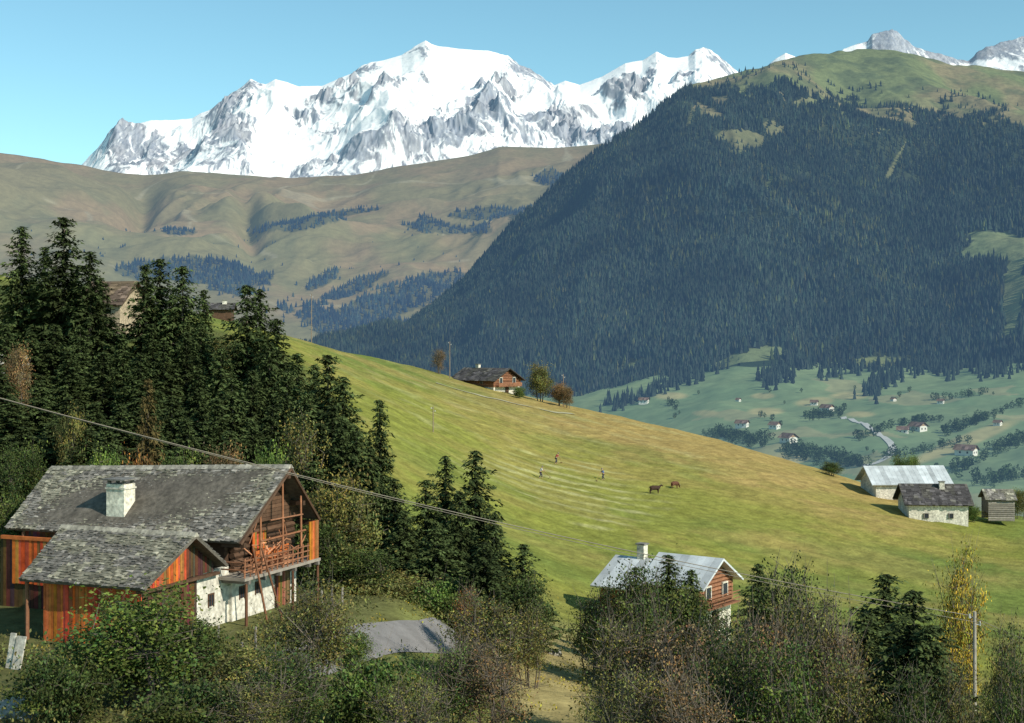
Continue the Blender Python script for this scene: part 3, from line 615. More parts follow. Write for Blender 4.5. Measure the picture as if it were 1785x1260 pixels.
# valley trees
rng=np.random.default_rng(77)
def vband(poly,n,wd):
    out=[]
    for _ in range(n):
        i=rng.integers(0,len(poly)-1); t=rng.uniform(); p=np.array(poly[i])*(1-t)+np.array(poly[i+1])*t
        out.append((p[0]+rng.normal()*wd*1.6,p[1]+rng.normal()*wd))
    return out
bands=[([(1240,760),(1330,775)],110,5),([(1640,760),(1700,740),(1785,705)],70,2.5),
 ([(1370,790),(1430,800),(1500,815)],120,6),([(1400,730),(1470,722)],40,3.5),([(1560,745),(1640,735)],26,2),([(1490,770),(1560,745)],18,1.5),([(1660,830),(1740,790),(1785,770)],60,3.5),
 ([(1540,800),(1620,790),(1700,770)],30,2),([(1700,850),(1785,830)],40,5),([(1180,715),(1160,705)],10,3),([(1620,700),(1720,690)],16,2)]
pts=np.array([hit(px,py,vz,620,2100,8) for poly,n,wd in bands for px,py in vband(poly,n,wd)])
def blobs(pts,h,r,rng,nl=60):
    N=len(pts); u=rng.normal(size=(N,nl,3)); u/=np.linalg.norm(u,axis=2)[...,None]
    c=pts[:,None,:]+u*rng.uniform(.4,1,(N,nl,1))**.5*np.stack([r,r,h*.5],-1)[:,None,:]+np.array([0,0,1])*(h*.5)[:,None,None]
    a=rng.normal(size=(N,nl,3)); b=rng.normal(size=(N,nl,3)); s=(r*.30)[:,None,None]
    a/=np.linalg.norm(a,axis=2)[...,None]; b/=np.linalg.norm(b,axis=2)[...,None]
    tri=np.stack([c-a*s,c+a*s,c+b*s*1.3],2).reshape(-1,3,3)
    g=np.repeat(rng.uniform(.6,1.4,(N,1)),nl,1)*rng.uniform(.7,1.3,(N,nl)); return tri,g.reshape(-1,1)*np.array([[1,1,1]])
hh=rng.uniform(4,8,len(pts)); tri,g=blobs(pts,hh,hh*.38,rng)
tag(link('valley_woodland',cloud('valley_woodland',tri,g),M['valleytree']),'dark wooded strips and hedges winding across the far valley meadows','woodland',kind='stuff')
cb_=[([(1335,668),(1370,650),(1395,600)],150,8),([(1515,688),(1540,665),(1600,632)],150,7),([(1060,712),(1130,690),(1190,665),(1225,640)],130,5),([(1600,640),(1660,648)],120,7),([(1420,660),(1500,650),(1590,630)],50,4),([(1700,655),(1785,640)],60,7),([(1200,668),(1290,630)],24,4)]
pts=np.array([hit(px,py,vz,900,2190,8) for poly,n,wd in cb_ for px,py in vband(poly,n,wd)])
pts[:,2]-=.5; hh=rng.uniform(9,15,len(pts)); A,cc=cones(pts,hh,hh*.22,rng,rng.uniform(.5,1.5,(len(pts),1))*np.ones((1,3)))
tag(link('forest_tongues',cloud('forest_tongues',A,cc),M['forest']),'ragged tongues of dark conifers reaching down from the mountain forest into the valley meadows','forest',kind='stuff')
vt=[]
for k in range(3):
    t_,g_=blobs(np.zeros((1,3))+np.array([0,0,.8]),np.array([7.]),np.array([2.6]),rng,110); vt.append(cloud('valley_tree_crown',t_,g_))
tkm=MB(1).tube((0,0,-.5),(0,0,4),.3,.15,5).mesh('valley_tree_trunk')
k=0
while k<24:
    px=rng.uniform(1060,1785); py=rng.uniform(640,830)
    if py<690-(px-1060)*.2 or py>730+(px-1100)*.18: continue
    p=hit(px,py,vz,620,2100,8); s=rng.uniform(.4,.85)
    e=empty('valley_tree',(p[0],p[1],p[2]),rng.uniform(0,6),'small dark tree dotted alone on the far valley meadows','tree','single trees on the far valley meadows',sc=s)
    inst('crown',vt[k%3],M['valleytree'],e); inst('trunk',tkm,M['bark'],e); k+=1
# ------------------------------------------------------------ houses
def roofplane(m,r0,r1,e0,e1,sl,seed,thick=.04,slates=True,tone=1.0):
    R=random.Random(seed); r0,r1,e0,e1=map(Vector,(r0,r1,e0,e1))
    nrm=(r1-r0).cross(e0-r0).normalized()
    if nrm.z<0:nrm=-nrm
    q=[e0,e1,r1,r0]; m.hexa([p-nrm*.16 for p in q]+[p for p in q],(.6,.55,.5) if slates else (1,1,1),0)
    sd=((e0-r0).length+(e1-r1).length)/2
    def pt(u,v): return (r0*(1-u)+r1*u)*(1-v)+(e0*(1-u)+e1*u)*v
    if not slates:
        n=max(2,int((r1-r0).length/.8))
        for i in range(n):
            g=R.uniform(.7,1.12); a0=pt((i+.02)/n,0)+nrm*.02;a1=pt((i+.98)/n,0)+nrm*.02;b0=pt((i+.02)/n,1)+nrm*.02;b1=pt((i+.98)/n,1)+nrm*.02
            m.hexa([b0-nrm*.015,b1-nrm*.015,a1-nrm*.015,a0-nrm*.015,b0,b1,a1,a0],(g,g,g*.98),.0)
        return
    nr=max(2,int(sd/sl))
    for i in range(nr):
        v1=(i+1.25)/nr; v0=i/nr; L=(pt(1,v0)-pt(0,v0)).length; x=-R.uniform(0,.3)
        while x<L:
            w_=sl*R.uniform(.6,1.9); a0=max(x,0)/L; a1=min(x+w_*.97,L)/L; x+=w_
            if a1<=a0: continue
            vv=min(v1+R.uniform(-.4,.4)/nr,1+.3/nr); lift=thick*R.uniform(.6,2.0); tw=R.uniform(-.025,.025)
            up=nrm*.015
            b0=pt(a0,v0)+up; b1=pt(a1,v0)+up; c1=pt(a1,vv)+nrm*(lift+tw); c0=pt(a0,vv)+nrm*(lift-tw)
            mo=float(fbm(np.array(x*.7),np.array(i*.25),3,seed)); g=R.choice([.65,.85,.95,1,1.05,1.2,1.8])*tone
            cl=(1.03,1,.98) if mo<.5 else (1.05,1.04,.88)
            th=nrm*.04
            m.hexa([c0-th,c1-th,b1-th,b0-th,c0,c1,b1,b0],tuple(g*(.75+.5*mo)*c for c in cl),.08)
def planks_x(m,x0,x1,y,z0,z1,wd,seed,t=.05,ztop=None):
    R=random.Random(seed); x=x0
    while x<x1:
        w_=min(wd*R.uniform(.7,1.3),x1-x); zt=z1 if ztop is None else ztop(x+w_/2)
        if zt>z0+.05: m.box(x+.008,x+w_-.008,y-t*R.uniform(.6,1.2),y+t*.3,z0-R.uniform(0,.08),zt,tuple(R.uniform(.45,1.35)*c for c in (1,R.uniform(.8,1.1),R.uniform(.7,1.2))),.1)
        x+=w_
def planks_y(m,y0,y1,x,z0,z1,wd,seed,t=.05,ztop=None):
    R=random.Random(seed); y=y0
    while y<y1:
        w_=min(wd*R.uniform(.7,1.3),y1-y); zt=z1 if ztop is None else ztop(y+w_/2)
        if zt>z0+.05: m.box(x-t*.3,x+t*R.uniform(.6,1.2),y+.008,y+w_-.008,z0-R.uniform(0,.08),zt,tuple(R.uniform(.5,1.35)*c for c in (1,R.uniform(.8,1.1),R.uniform(.7,1.2))),.1)
        y+=w_
H=empty('farmhouse',(HG[0],HG[1],HZ),HR,'old alpine farmhouse with lichened slate roof, white chimney and cluttered timber balcony at lower left','house')
rx,ex=1.6,1.0; xl=-15.0; FE=4.0
r1=(rx,0,8.3); r0=(xl-.5,0,7.65)
m=MB(2); roofplane(m,r0,r1,(xl,-4.5,4.5),(ex,-4.5,4.5),.20,5); roofplane(m,r0,r1,(xl,FE,4.9),(ex,FE,4.9),.3,6)
for i in range(40):
    xa=xl-.4+i*(rx-xl+.4)/40; za=7.73+(8.38-7.73)*i/40; m.hexa([(xa,-.28,za-.22),(xa+.42,-.28,za-.22),(xa+.42,.28,za-.22),(xa,.28,za-.22),(xa,-.05,za+m.r.uniform(-.03,.04)),(xa+.42,-.05,za+.01),(xa+.42,.05,za),(xa,.05,za)],(1.5,1.45,1.35),.3)
roof=m.build('roof',M['slate'],H)
cx_,cy_=-7.9,-3.0
m=MB(3).box(cx_-.62,cx_+.62,cy_-.5,cy_+.5,4.9,7.2,(1.15,1.15,1.12),.02).box(cx_-.68,cx_+.68,cy_-.56,cy_+.56,6.92,7.02,(1,1,1),.02)
ch=m.build('chimney',M['plaster'],roof)
m=MB(4); m.box(cx_-.8,cx_+.8,cy_-.7,cy_+.7,7.42,7.5)
for sx in(-.5,.5):
    for sy in(-.38,.38): m.box(cx_+sx-.08,cx_+sx+.08,cy_+sy-.08,cy_+sy+.08,7.2,7.42,(.8,.8,.8))
m.build('chimney_cap',M['slate'],roof)
m=MB(5); m.box(-14.5,0,-3.6,3.2,-.6,2.55,(1,1,1),.0); m.box(-.45,-.2,-6.6,-3.6,-.6,3.0,(1,1,1),0); m.build('plaster_wall',M['plaster'],H)
def gz_(y): return 8.1-abs(y)*(3.75/4.5)-.25
m=MB(6)
for i in range(14):
    z=2.58+i*.36; hw=min(3.2,(8.0-z-.2)*4.5/3.75)
    if hw>.2: m.tube((-.25,-hw,z+.18),(-.25,hw,z+.18),.19,.19,7,(1,1,1),.3)
m.box(-14.5,-.5,-3.55,3.15,2.56,4.7,(.7,.7,.7),0)
m.build('log_wall',M['wood_d'],H)
m=MB(7); planks_x(m,-14.4,-7.5,-3.62,-.3,4.6,.22,8); m.build('side_planks',M['wood_m'],H)
m=MB(77); R=random.Random(5)
for i in range(13):
    z=5.15+i*.22; hw=(gz_(0)-z)*4.5/3.75
    if hw>.15: m.box(.20,.26,-hw,min(hw,3.2),z,z+.2,(R.uniform(.4,1.3),)*3,.1)
m.build('loft_boards',M['wood_d'],H)
m=MB(8); m.box(-.15,1.5,-4.6,3.5,2.40,2.56,(1.25,1.2,1.15))
for y in [-4.2,-2.6,-1,.6,2.2,3.2]: m.box(-.2,1.55,y-.1,y+.1,2.2,2.40,(.6,.6,.6))
bal=m.build('balcony_floor',M['wood_g'],H)
m=MB(9)
for z in (2.85,3.15,3.45): m.tube((1.42,-4.6,z+.03),(1.42,2.3,z),.055,.045,5,(1.2,1.15,1.1),.4)
for y in np.arange(-4.5,2.3,.55): m.tube((1.42,y,2.5),(1.42,y+.05,3.6),.045,.04,5,(1.2,1.15,1.1),.4)
m.tube((0,-4.6,3.4),(1.42,-4.6,3.4),.05,.05,5); m.tube((0,-4.6,3.0),(1.42,-4.6,3.0),.05,.05,5)
m.build('railing',M['wood_m'],bal)
m=MB(10)
for y,t in ((-2.6,5.7),(-.3,7.4),(1.7,6.4)):
    m.tube((1.25,y,2.5),(1.15,y+.1,t),.075,.06,6,(1.4,1.3,1.2),.3)
m.tube((1.22,-2.6,4.3),(1.22,2.2,4.35),.065,.06,6,(1.3,1.2,1.1),.3)
m.tube((1.22,-1.6,5.35),(1.22,1.9,5.3),.05,.05,6,None,.3)
m.build('balcony_posts',M['wood_m'],H)
m=MB(110)
for _ in range(34):
    yy=m.r.uniform(-3.4,2); zz=m.r.uniform(2.6,4.2); m.tube((.3+m.r.random()*.8,yy,zz),(.4+m.r.random()*.7,yy+m.r.uniform(-1.3,1.3),zz+m.r.uniform(-.1,1.4)),.035,.03,5,(m.r.uniform(.6,2.8),)*3,.3)
for _ in range(10):
    yy=m.r.uniform(-3,2); s_=m.r.uniform(.2,.45); m.box(.6,.6+s_,yy,yy+s_*1.4,2.57,2.57+s_*1.3,(m.r.uniform(.5,2.4),)*3,.2)
m.build('stored_wood',M['wood_m'],H)
m=MB(11); planks_y(m,2.4,3.45,1.35,2.4,0,.2,9,.05,lambda y:min(4.8,gz_(y)-.05))
planks_y(m,-1.7,-.3,.1,3.0,4.6,.2,10)
for i in range(4): m.box(.42,.47,-1.9,1.6,2.7+i*.24,2.9+i*.24,(.8,.8,.8),.3)
m.build('orange_panel',M['wood_o'],H)
m=MB(12)
for y in(-4.1,-2.1,0,2.1,3.7):
    z=8.02-abs(y)*(3.75/4.5)-.2; m.box(-.3,ex+.2 if y else rx-.1,y-.13,y+.13,z-.26,z,(.8,.8,.8))
m.tube((ex+.12,-4.45,4.36),(rx-.03,0,8.1),.10,.10,5); m.tube((ex+.12,FE,4.75),(rx-.03,0,8.1),.10,.10,5)
m.build('roof_beams',M['wood_d'],H)
m=MB(13); planks_y(m,.9,2.3,.02,0,2.0,.18,11,.06); d=m.build('door',M['wood_m'],H)
MB(14).box(0,.07,.78,.88,0,2.12).box(0,.07,2.32,2.42,0,2.12).box(0,.07,.78,2.42,2.0,2.14).build('door_frame',M['wood_d'],d)
for y in(-2.6,-1.0,-5.3):
    x=.0 if y>-3.5 else -.2
    w_=MB(15).box(x-.05,x+.02,y-.22,y+.22,1.1,1.7,(1,1,1),0).build('window',M['glass'],H)
    MB(16).box(x,x+.05,y-.28,y-.21,1.04,1.75).box(x,x+.05,y+.21,y+.28,1.04,1.75).box(x,x+.06,y-.28,y+.28,1.7,1.78).box(x,x+.05,y-.02,y+.02,1.1,1.7).build('frame',M['wood_d'],w_)
for i,(a_,b_) in enumerate((((2.3,-3.6,0),(1.55,-3.9,4.2)),((2.5,-2.4,0),(1.55,-3.0,4.0)))):
    MB(17+i).tube(a_,b_,.07,.05,6,(.9,.85,.8),.3).build('leaning_pole',M['wood_m'],H)
for i,y in enumerate((-4.3,.5,3.3)): MB(27+i).tube((1.4,y,-.2),(1.4,y,2.22),.09,.08,6,(.6,.6,.6),.3).build('balcony_prop',M['wood_m'],H)
ay=-7.9; az=5.3
m=MB(20); roofplane(m,(-8.0,ay,az),(.7,ay,az),(-7.3,-12.0,3.15),(.5,-12.0,3.15),.20,15,tone=.85); roofplane(m,(-8.0,ay,az),(.7,ay,az),(-7.8,-4.7,3.3),(.5,-4.7,3.3),.3,16,tone=.85)
for i in range(23):
    xa=-8.0+i*8.7/23; m.hexa([(xa,ay-.25,az-.1),(xa+.4,ay-.25,az-.1),(xa+.4,ay+.25,az-.1),(xa,ay+.25,az-.1),(xa,ay-.05,az+.13+m.r.uniform(-.03,.04)),(xa+.4,ay-.05,az+.12),(xa+.4,ay+.05,az+.12),(xa,ay+.05,az+.12)],(1.7,1.65,1.5),.3)
m.build('shed_roof',M['slate'],H)
sl=(az-3.15)/4.1; sr=(az-3.3)/3.2
top=lambda y: az-.2-(ay-y)*sl if y<ay else az-.2-(y-ay)*sr
m=MB(21); planks_y(m,-11.4,-7.7,-.1,2.9,0,.2,17,.05,top); planks_x(m,-6.2,-.1,-11.4,-.1,3.2,.2,18,.05); m.build('shed_planks',M['wood_o'],H)
m=MB(22); planks_y(m,-7.7,-5.2,-.12,3.0,0,.22,19,.05,top); planks_y(m,-11.3,-6.7,-.15,-.1,2.85,.24,21,.05); m.box(-.3,.15,-11.6,-4.9,2.78,2.92); m.build('shed_side_planks',M['wood_d'],H)
MB(23).box(-6.2,-.5,-11.2,-11.1,-.3,3.1,(1,1,1),0).build('shed_shade_backing',M['dark'],H)  # sheet close behind the front planks, interior shade painted near-black
m=MB(23); planks_x(m,-15.2,-6.3,-4.6,-.3,4.0,.25,45); m.build('shed_inner_wall',M['wood_d'],H)
for p in ((-7.2,-11.5),(-11,-4.9),(-13.8,-4.3)): MB(24).tube((p[0],p[1],-.3),(p[0],p[1],3.2 if p[1]<-6 else 4.3),.11,.1,6).build('shed_post',M['wood_m'],H)
m=MB(25); planks_x(m,-14.2,-11.0,-4.75,1.4,4.0,.22,33); m.box(-15,-8.6,-4.85,-4.68,3.9,4.1); m.build('eave_planks',M['wood_o'],H)
bx_=hit(22,1165,gz,55,100,.5)
e=empty('plank_stack',(bx_[0],bx_[1],bx_[2]),HR,'pale boards leaning upright at the left edge beside the dark shed opening','boards')
MB(30).hexa([(-.35,-.1,0),(0,-.1,0),(0,-.03,0),(-.35,-.03,0),(-.3,.2,1.6),(0.02,.2,1.6),(.02,.27,1.6),(-.3,.27,1.6)]).build('board',M['plaster'],e)
MB(31).hexa([(.08,-.2,0),(.6,-.2,0),(.6,-.12,0),(.08,-.12,0),(.12,.15,1.5),(.66,.15,1.5),(.66,.22,1.5),(.12,.22,1.5)]).build('board',M['plaster'],e)
def chalet(loc,rz,L,W,wh,rise,label,roofm,wallm,basem=None,oh=.9,slate=.5,name='chalet',logs=True,chim=None,wins=True,ch=1.0):
    E=empty(name,loc,rz,label,'house'); w2=W/2; rs=rise/(w2+oh*.8)
    m=MB(7); z0=wh-.8*oh*rs; zr=z0+rise
    for s in(-1,1): roofplane(m,(-L-oh,0,zr),(oh,0,zr),(-L-oh,s*(w2+oh*.8),z0),(oh,s*(w2+oh*.8),z0),slate,11+s,slates=slate>0)
    rf=m.build('roof',roofm,E)
    if chim:
        cx0,cy0=chim; zc=zr-abs(cy0)*rs
        MB(8).box(cx0-.4,cx0+.4,cy0-.35,cy0+.35,zc-.5,zc+ch,(1,1,1),0).build('chimney',M['plaster'],rf)
        MB(8).box(cx0-.5,cx0+.5,cy0-.45,cy0+.45,zc+ch,zc+ch+.12,(1,1,1),0).build('chimney_cap',M['slate'],rf)
    bh=wh*.45 if basem else 0
    if basem: MB(9).box(-L,0,-w2,w2,-1.6,bh,(1,1,1),0).build('base_wall',basem,E)
    m=MB(10); z=bh if basem else -1.2
    if logs:
        st_=.34
        while z<zr-.35:
            hw=min(w2,(zr-.25-z-st_)/rs if z+st_>wh-.2 else w2)
            if hw>.2:
                m.tube((-.02,-hw-.12,z+st_/2),(-.02,hw+.12,z+st_/2),st_*.52,st_*.52,6,None,.3)
                if z+st_<wh:
                    for s in(-1,1): m.tube((-L,s*w2,z+st_/2),(.15,s*w2,z+st_/2),st_*.52,st_*.52,6,None,.3)
            z+=st_
        m.box(-L+.1,-.1,-w2+.1,w2-.1,bh,wh-.1,(.5,.5,.5),0)
    else:
        m.box(-L,0,-w2,w2,z,wh-.02,(1,1,1),0)
        for xx in(-L,-.01): m.add([(xx,-w2,wh-.03),(xx,w2,wh-.03),(xx,0,zr-.2)],[(0,1,2)],None,0)
    m.build('wall',wallm,E)
    if wins:
        for y in [-w2*.5,w2*.5]:
            w_=MB(3).box(.1,.22,y-.4,y+.4,bh+.9,bh+1.9,(1,1,1),0).build('window',M['glass'],E)
            MB(3).box(.1,.26,y-.5,y-.4,bh+.8,bh+2).box(.1,.26,y+.4,y+.5,bh+.8,bh+2).box(.1,.28,y-.5,y+.5,bh+1.9,bh+2.02).build('frame',M['plaster'],w_)
        MB(3).box(.0,.12,-.5,.5,-.6,1.7,None).build('door',M['wood_d'],E)
        for i in range(2):
            xx=-L*(i+.7)/2.4; w_=MB(3).box(xx-.3,xx+.3,-w2-.2,-w2-.05,bh+.7,bh+1.4,(1,1,1),0).build('window',M['glass'],E)
            MB(3).box(xx-.38,xx-.3,-w2-.24,-w2-.03,bh+.65,bh+1.45).box(xx+.3,xx+.38,-w2-.24,-w2-.03,bh+.65,bh+1.45).box(xx-.38,xx+.38,-w2-.25,-w2-.03,bh+1.4,bh+1.48).build('frame',M['wood_g'],w_)
    return E
x,y,z=P(1262,970,120); rz=rad(-36)
LB=chalet((x-.9*math.cos(rz),y-.9*math.sin(rz),z-6.45),rz,4.6,6.0,4.5,2.2,'log chalet with pale sheet-metal roof and white chimney half hidden by trees at lower right',M['tin'],M['wood_m'],M['plaster'],oh=.9,slate=0,chim=None)
m=MB(50)
for s in (-1,1): roofplane(m,(-9.6,-.6,5.75),(-5.0,-.6,5.75),(-9.6,-.6+s*4.2,3.6),(-5.0,-.6+s*4.2,3.6),0,60+s,slates=False)
m.build('lower_roof',M['tin'],LB)
MB(51).box(-9.2,-4.75,-3.9,2.8,-1.2,3.9,(1,1,1),0).build('rear_wall',M['wood_m'],LB)
MB(52).box(-7.2,-6.5,-.9,-.2,5.2,6.9,(1,1,1),0).build('chimney',M['plaster'],LB)
MB(53).box(-7.3,-6.4,-1.0,-.1,6.9,7.02,(1,1,1),0).build('chimney_cap',M['slate'],LB)
m=MB(5); m.box(.2,1.0,-2.9,2.9,2.2,2.3)
for zz in(2.6,2.95,3.2): m.tube((.95,-2.9,zz),(.95,2.9,zz),.05,.05,5)
m.build('balcony',M['wood_m'],LB)
x,y,z=P(889,643,295); rz=rad(-42)
MC=chalet((x-.9*math.cos(rz),y-.9*math.sin(rz),z-5.2),rz,11.5,8.2,3.2,2.6,'dark-roofed wooden chalet alone on the crest of the meadow',M['darkslate'],M['wood_m'],M['plaster'],oh=1.0,slate=.6,chim=(-8.5,.2),ch=.8)
MB(5).box(.1,1.1,-3.6,3.6,1.5,1.65).box(1.0,1.1,-3.6,3.6,1.65,2.3).build('balcony',M['wood_m'],MC)
x,y,z=P(1645,811,243); rz=rad(4)
chalet((x-.9,y,z-6.0),rz,12.4,8.2,3.6,2.8,'long barn with pale blue-grey metal roof and whitewashed wall at the right',M['tin'],M['plaster'],oh=.9,slate=0,logs=False,name='barn')
x,y,z=P(1685,838,226); rz=rad(-4)
chalet((x-.8,y,z-6.2),rz,9.2,8.4,3.2,2.9,'white house with dark slate roof in front of the pale-roofed barn',M['darkslate'],M['plaster'],oh=.8,slate=.5,logs=False,name='house',chim=(-3.4,-1.0))
x,y,z=P(1766,850,229); rz=rad(-5)
chalet((x-.5,y,z-4.0),rz,4.0,4.4,2.5,1.5,'small grey wooden shed with slate roof at the far right of the meadow',M['slate'],M['wood_g'],oh=.5,slate=.45,name='shed',wins=False)
x,y,z=P(241,486,178); rz=rad(-14)
chalet((x-.6*math.cos(rz),y-.6*math.sin(rz),z-6.0),rz,5.6,7.0,3.0,3.1,'brown-roofed hut with dull ochre wall among the spruces at upper left',M['browntile'],M['ochre'],oh=.6,slate=.5,logs=False,name='hut',wins=False)
x,y,z=P(413,527,262); rz=rad(6)
chalet((x-.8,y,z-3.2),rz,4.6,6,2.0,1.3,'low dark roof with a tiny white chimney peeping over the meadow crest',M['darkslate'],M['wood_d'],oh=.6,slate=.5,logs=False,name='hut',chim=(-1.4,-.5),wins=False,ch=.6)
fh=[(1383,774,11,-60,'white far house with brown roof standing alone on the valley meadow below the tree strip',1.0),
(1303,745,12,-30,'far valley house with reddish roof, leftmost of the hamlet',.8),
(1357,748,9,-40,'tiny far house between the leftmost house and the lone white house',.8),
(1450,718,12,-50,'far chalet beside the clump of trees above the winding road',.9),
(1425,707,9,-20,'tiny far chalet just above the winding road, left one',.7),
(1610,754,12,-60,'white far house at the centre right of the valley',1.0),
(1583,757,10,-20,'low far house left of the white house at the centre right of the valley',.8),
(1700,795,13,-40,'dark far chalet at the right among valley trees',1.0),
(1130,704,12,-20,'tiny far house at the left tip of the valley meadows',.8),
(1645,705,9,-30,'tiny far house high on the right valley meadow',.6),
(1560,700,8,-60,'tiny far hut in the middle of the upper valley meadow',.5),
(1745,742,9,-40,'tiny far chalet near the right edge of the valley',.6),
(1290,700,8,-40,'tiny far hut on the upper left valley meadow',.5)]
for px,py,L,rz,lab,s in fh:
    p=hit(px,py,vz,620,2100,6); E=empty('far_house',p,rad(rz),lab,'house','houses of the valley hamlet',sc=s)
    w2=4
    MB(3).box(-L,0,-w2,w2,-2,4.5,(1,1,1),0).add([(0,-w2,4.49),(0,w2,4.49),(0,0,7.2)],[(0,1,2)],(.5,.35,.25),0).build('wall',M['fwall'],E)
    m=MB(4)
    for sg in(-1,1): roofplane(m,(-L-1,0,7.5),(1.2,0,7.5),(-L-1,sg*5.2,4.1),(1.2,sg*5.2,4.1),1.6,3)
    m.build('roof',M['froof'],E)
    for y in(-1.8,1.8): MB(3).box(-.02,.06,y-.6,y+.6,1.6,3,(1,1,1),0).build('window',M['fwin'],E)
    for xx in(-L*.3,-L*.7): MB(3).box(xx-.6,xx+.6,-w2-.06,-w2+.02,1.6,3,(1,1,1),0).build('window',M['fwin'],E)
# ------------------------------------------------------------ roads
def strip(name,pix,zf,Y0,Y1,wd,m,dz,st=1,sub=8):
    c=[hit(px,py,zf,Y0,Y1,st)[:2] for px,py in pix]
    pts=[]
    for i in range(len(c)-1):
        p0=c[max(i-1,0)];p1=c[i];p2=c[i+1];p3=c[min(i+2,len(c)-1)]
        for k in range(sub):
            t=k/sub; pts.append([.5*((2*p1[a])+(-p0[a]+p2[a])*t+(2*p0[a]-5*p1[a]+4*p2[a]-p3[a])*t*t+(-p0[a]+3*p1[a]-3*p2[a]+p3[a])*t**3) for a in(0,1)])
    pts.append(list(c[-1])); pts=np.array(pts); d=np.gradient(pts,axis=0); d/=np.linalg.norm(d,axis=1)[:,None]+1e-9
    nn=np.stack([-d[:,1],d[:,0]],-1); K=9; offs=np.linspace(-wd/2,wd/2,K)
    X=pts[:,0,None]+nn[:,0,None]*offs; Y=pts[:,1,None]+nn[:,1,None]*offs
    Z=np.array([[zf(X[i,j],Y[i,j])+dz for j in range(K)] for i in range(len(X))])
    return tag(link(name,gridmesh(name,X,Y,Z,np.ones(X.shape+(3,))),m),kind='structure')
strip('road',[(860,1104),(790,1110),(720,1114),(650,1120),(580,1140),(500,1170)],gz,60,110,2.7,M['asphalt'],.06,.5)
strip('hill_track',[(760,668),(800,680),(860,695),(915,708),(960,718),(1000,722)],gz,200,320,1.3,M['track'],.10,.7)
strip('valley_road',[(1470,728),(1500,738),(1525,752),(1545,768),(1556,782),(1545,800),(1500,815)],vz,620,2100,5,M['farroad'],.5,5)
# ------------------------------------------------------------ poles, wires
def polething(px,pyt,Y,label,r=.11,m='pole'):
    x=(px-CX)*Y/F; z=gz(x,Y); top=-(pyt-HY)*Y/F
    e=empty('utility_pole',(x,Y,z),0,label,'pole'); MB(1).tube((0,0,-.4),(0,0,top-z),r,r*.7,8).build('post',M[m],e)
    for k,s in enumerate((-1,1)):
        MB(1).tube((s*.05,0,top-z-.3-.4*k),(s*.28,0,top-z-.3-.4*k),.03,.03,5).tube((s*.28,0,top-z-.35-.4*k),(s*.28,0,top-z-.12-.4*k),.06,.05,7).build('insulator',M['ins'],e)
    return (x,Y,top)
PT=polething(1699,1066,76,'weathered utility pole carrying the wires at the lower right',.13,'pole_g')
polething(755,708,200,'thin bare pole standing in the meadow above the central spruces',.08)
polething(784,595,297,'thin leaning-looking pole just left of the crest chalet',.10)
polething(982,652,289,'thin pole on the crest right of the small brownish tree',.10)
polething(543,512,292,'tall thin pole on the crest at the left end of the meadow',.10)
def wire(a,b,sag,label,r=.028):
    a=Vector(a);b=Vector(b); n=40; m=MB(1); p=a
    for i in range(1,n+1):
        t=i/n; q=a.lerp(b,t)-Vector((0,0,sag*4*t*(1-t))); m.tube(p,q,r,r,5,None,0,False); p=q
    tag(m.build('power_wire',M['wire']),label,'wire')
L0=Vector(P(-260,622,58))
wire(L0,(PT[0]-.28,PT[1],PT[2]-.2),.75,'uppermost long wire slanting across the whole picture to the utility pole',.022)
wire(L0+Vector((0,.1,-.03)),(PT[0]+.28,PT[1],PT[2]-.6),.72,'lower long wire slanting just under the uppermost one to the utility pole',.014)
wire((PT[0]-.28,PT[1],PT[2]-.2),P(2000,1190,74),.2,'short wire running from the utility pole out past the right edge, upper',.018)
wire((PT[0]+.28,PT[1],PT[2]-.6),P(2000,1215,74),.2,'short wire running from the utility pole out past the right edge, lower',.014)
for i,(px,py) in enumerate([(560,1048),(578,1045),(596,1042),(421,1150),(445,1120),(380,1115),(360,1122)]):
    p=hit(px,py+20,gz,58,110,.5)
    tag(link('fence_post',MB(i).tube((0,0,-.3),(.03,0,1.25),.07,.06,6).mesh('fence_post'),M['wood_g']),'short weathered fence post in the yard right of the balcony house','post','fence posts in the farmyard').location=p
def rock(px,py,s,label,seed,flat=.6,Y0=52,Y1=180):
    import bmesh
    bm=bmesh.new(); bmesh.ops.create_icosphere(bm,subdivisions=4,radius=1)
    for v in bm.verts:
        n=float(fbm(v.co.x*1.6+seed+5,v.co.y*1.6+v.co.z*1.3+9,4,seed)); v.co*= .65+.75*n
        v.co.x=round(v.co.x*5+.3*n)/5*.35+v.co.x*.65; v.co.z*=flat
    me=bpy.data.meshes.new('rock'); bm.to_mesh(me); bm.free(); setcol(me,np.ones((len(me.vertices),3)))
    p=hit(px,py,gz,Y0,Y1,.5); o=link('rock',me,M['stone']); o.location=p; o.scale=(s,s,s); tag(o,label,'rock')
rock(40,1245,1.2,'pale boulder in the bottom left corner',1)
rock(110,1235,.9,'pale boulder right of the one in the bottom left corner',2)
rock(290,1250,.6,'pale rock peeping out below the leafy green bushes',3)
rock(22,665,2.4,'pale grey rock outcrop on the slope at the left edge',4,1.1,100,170)
rock(965,1140,.5,'small white stone on the straw-coloured bank',5)
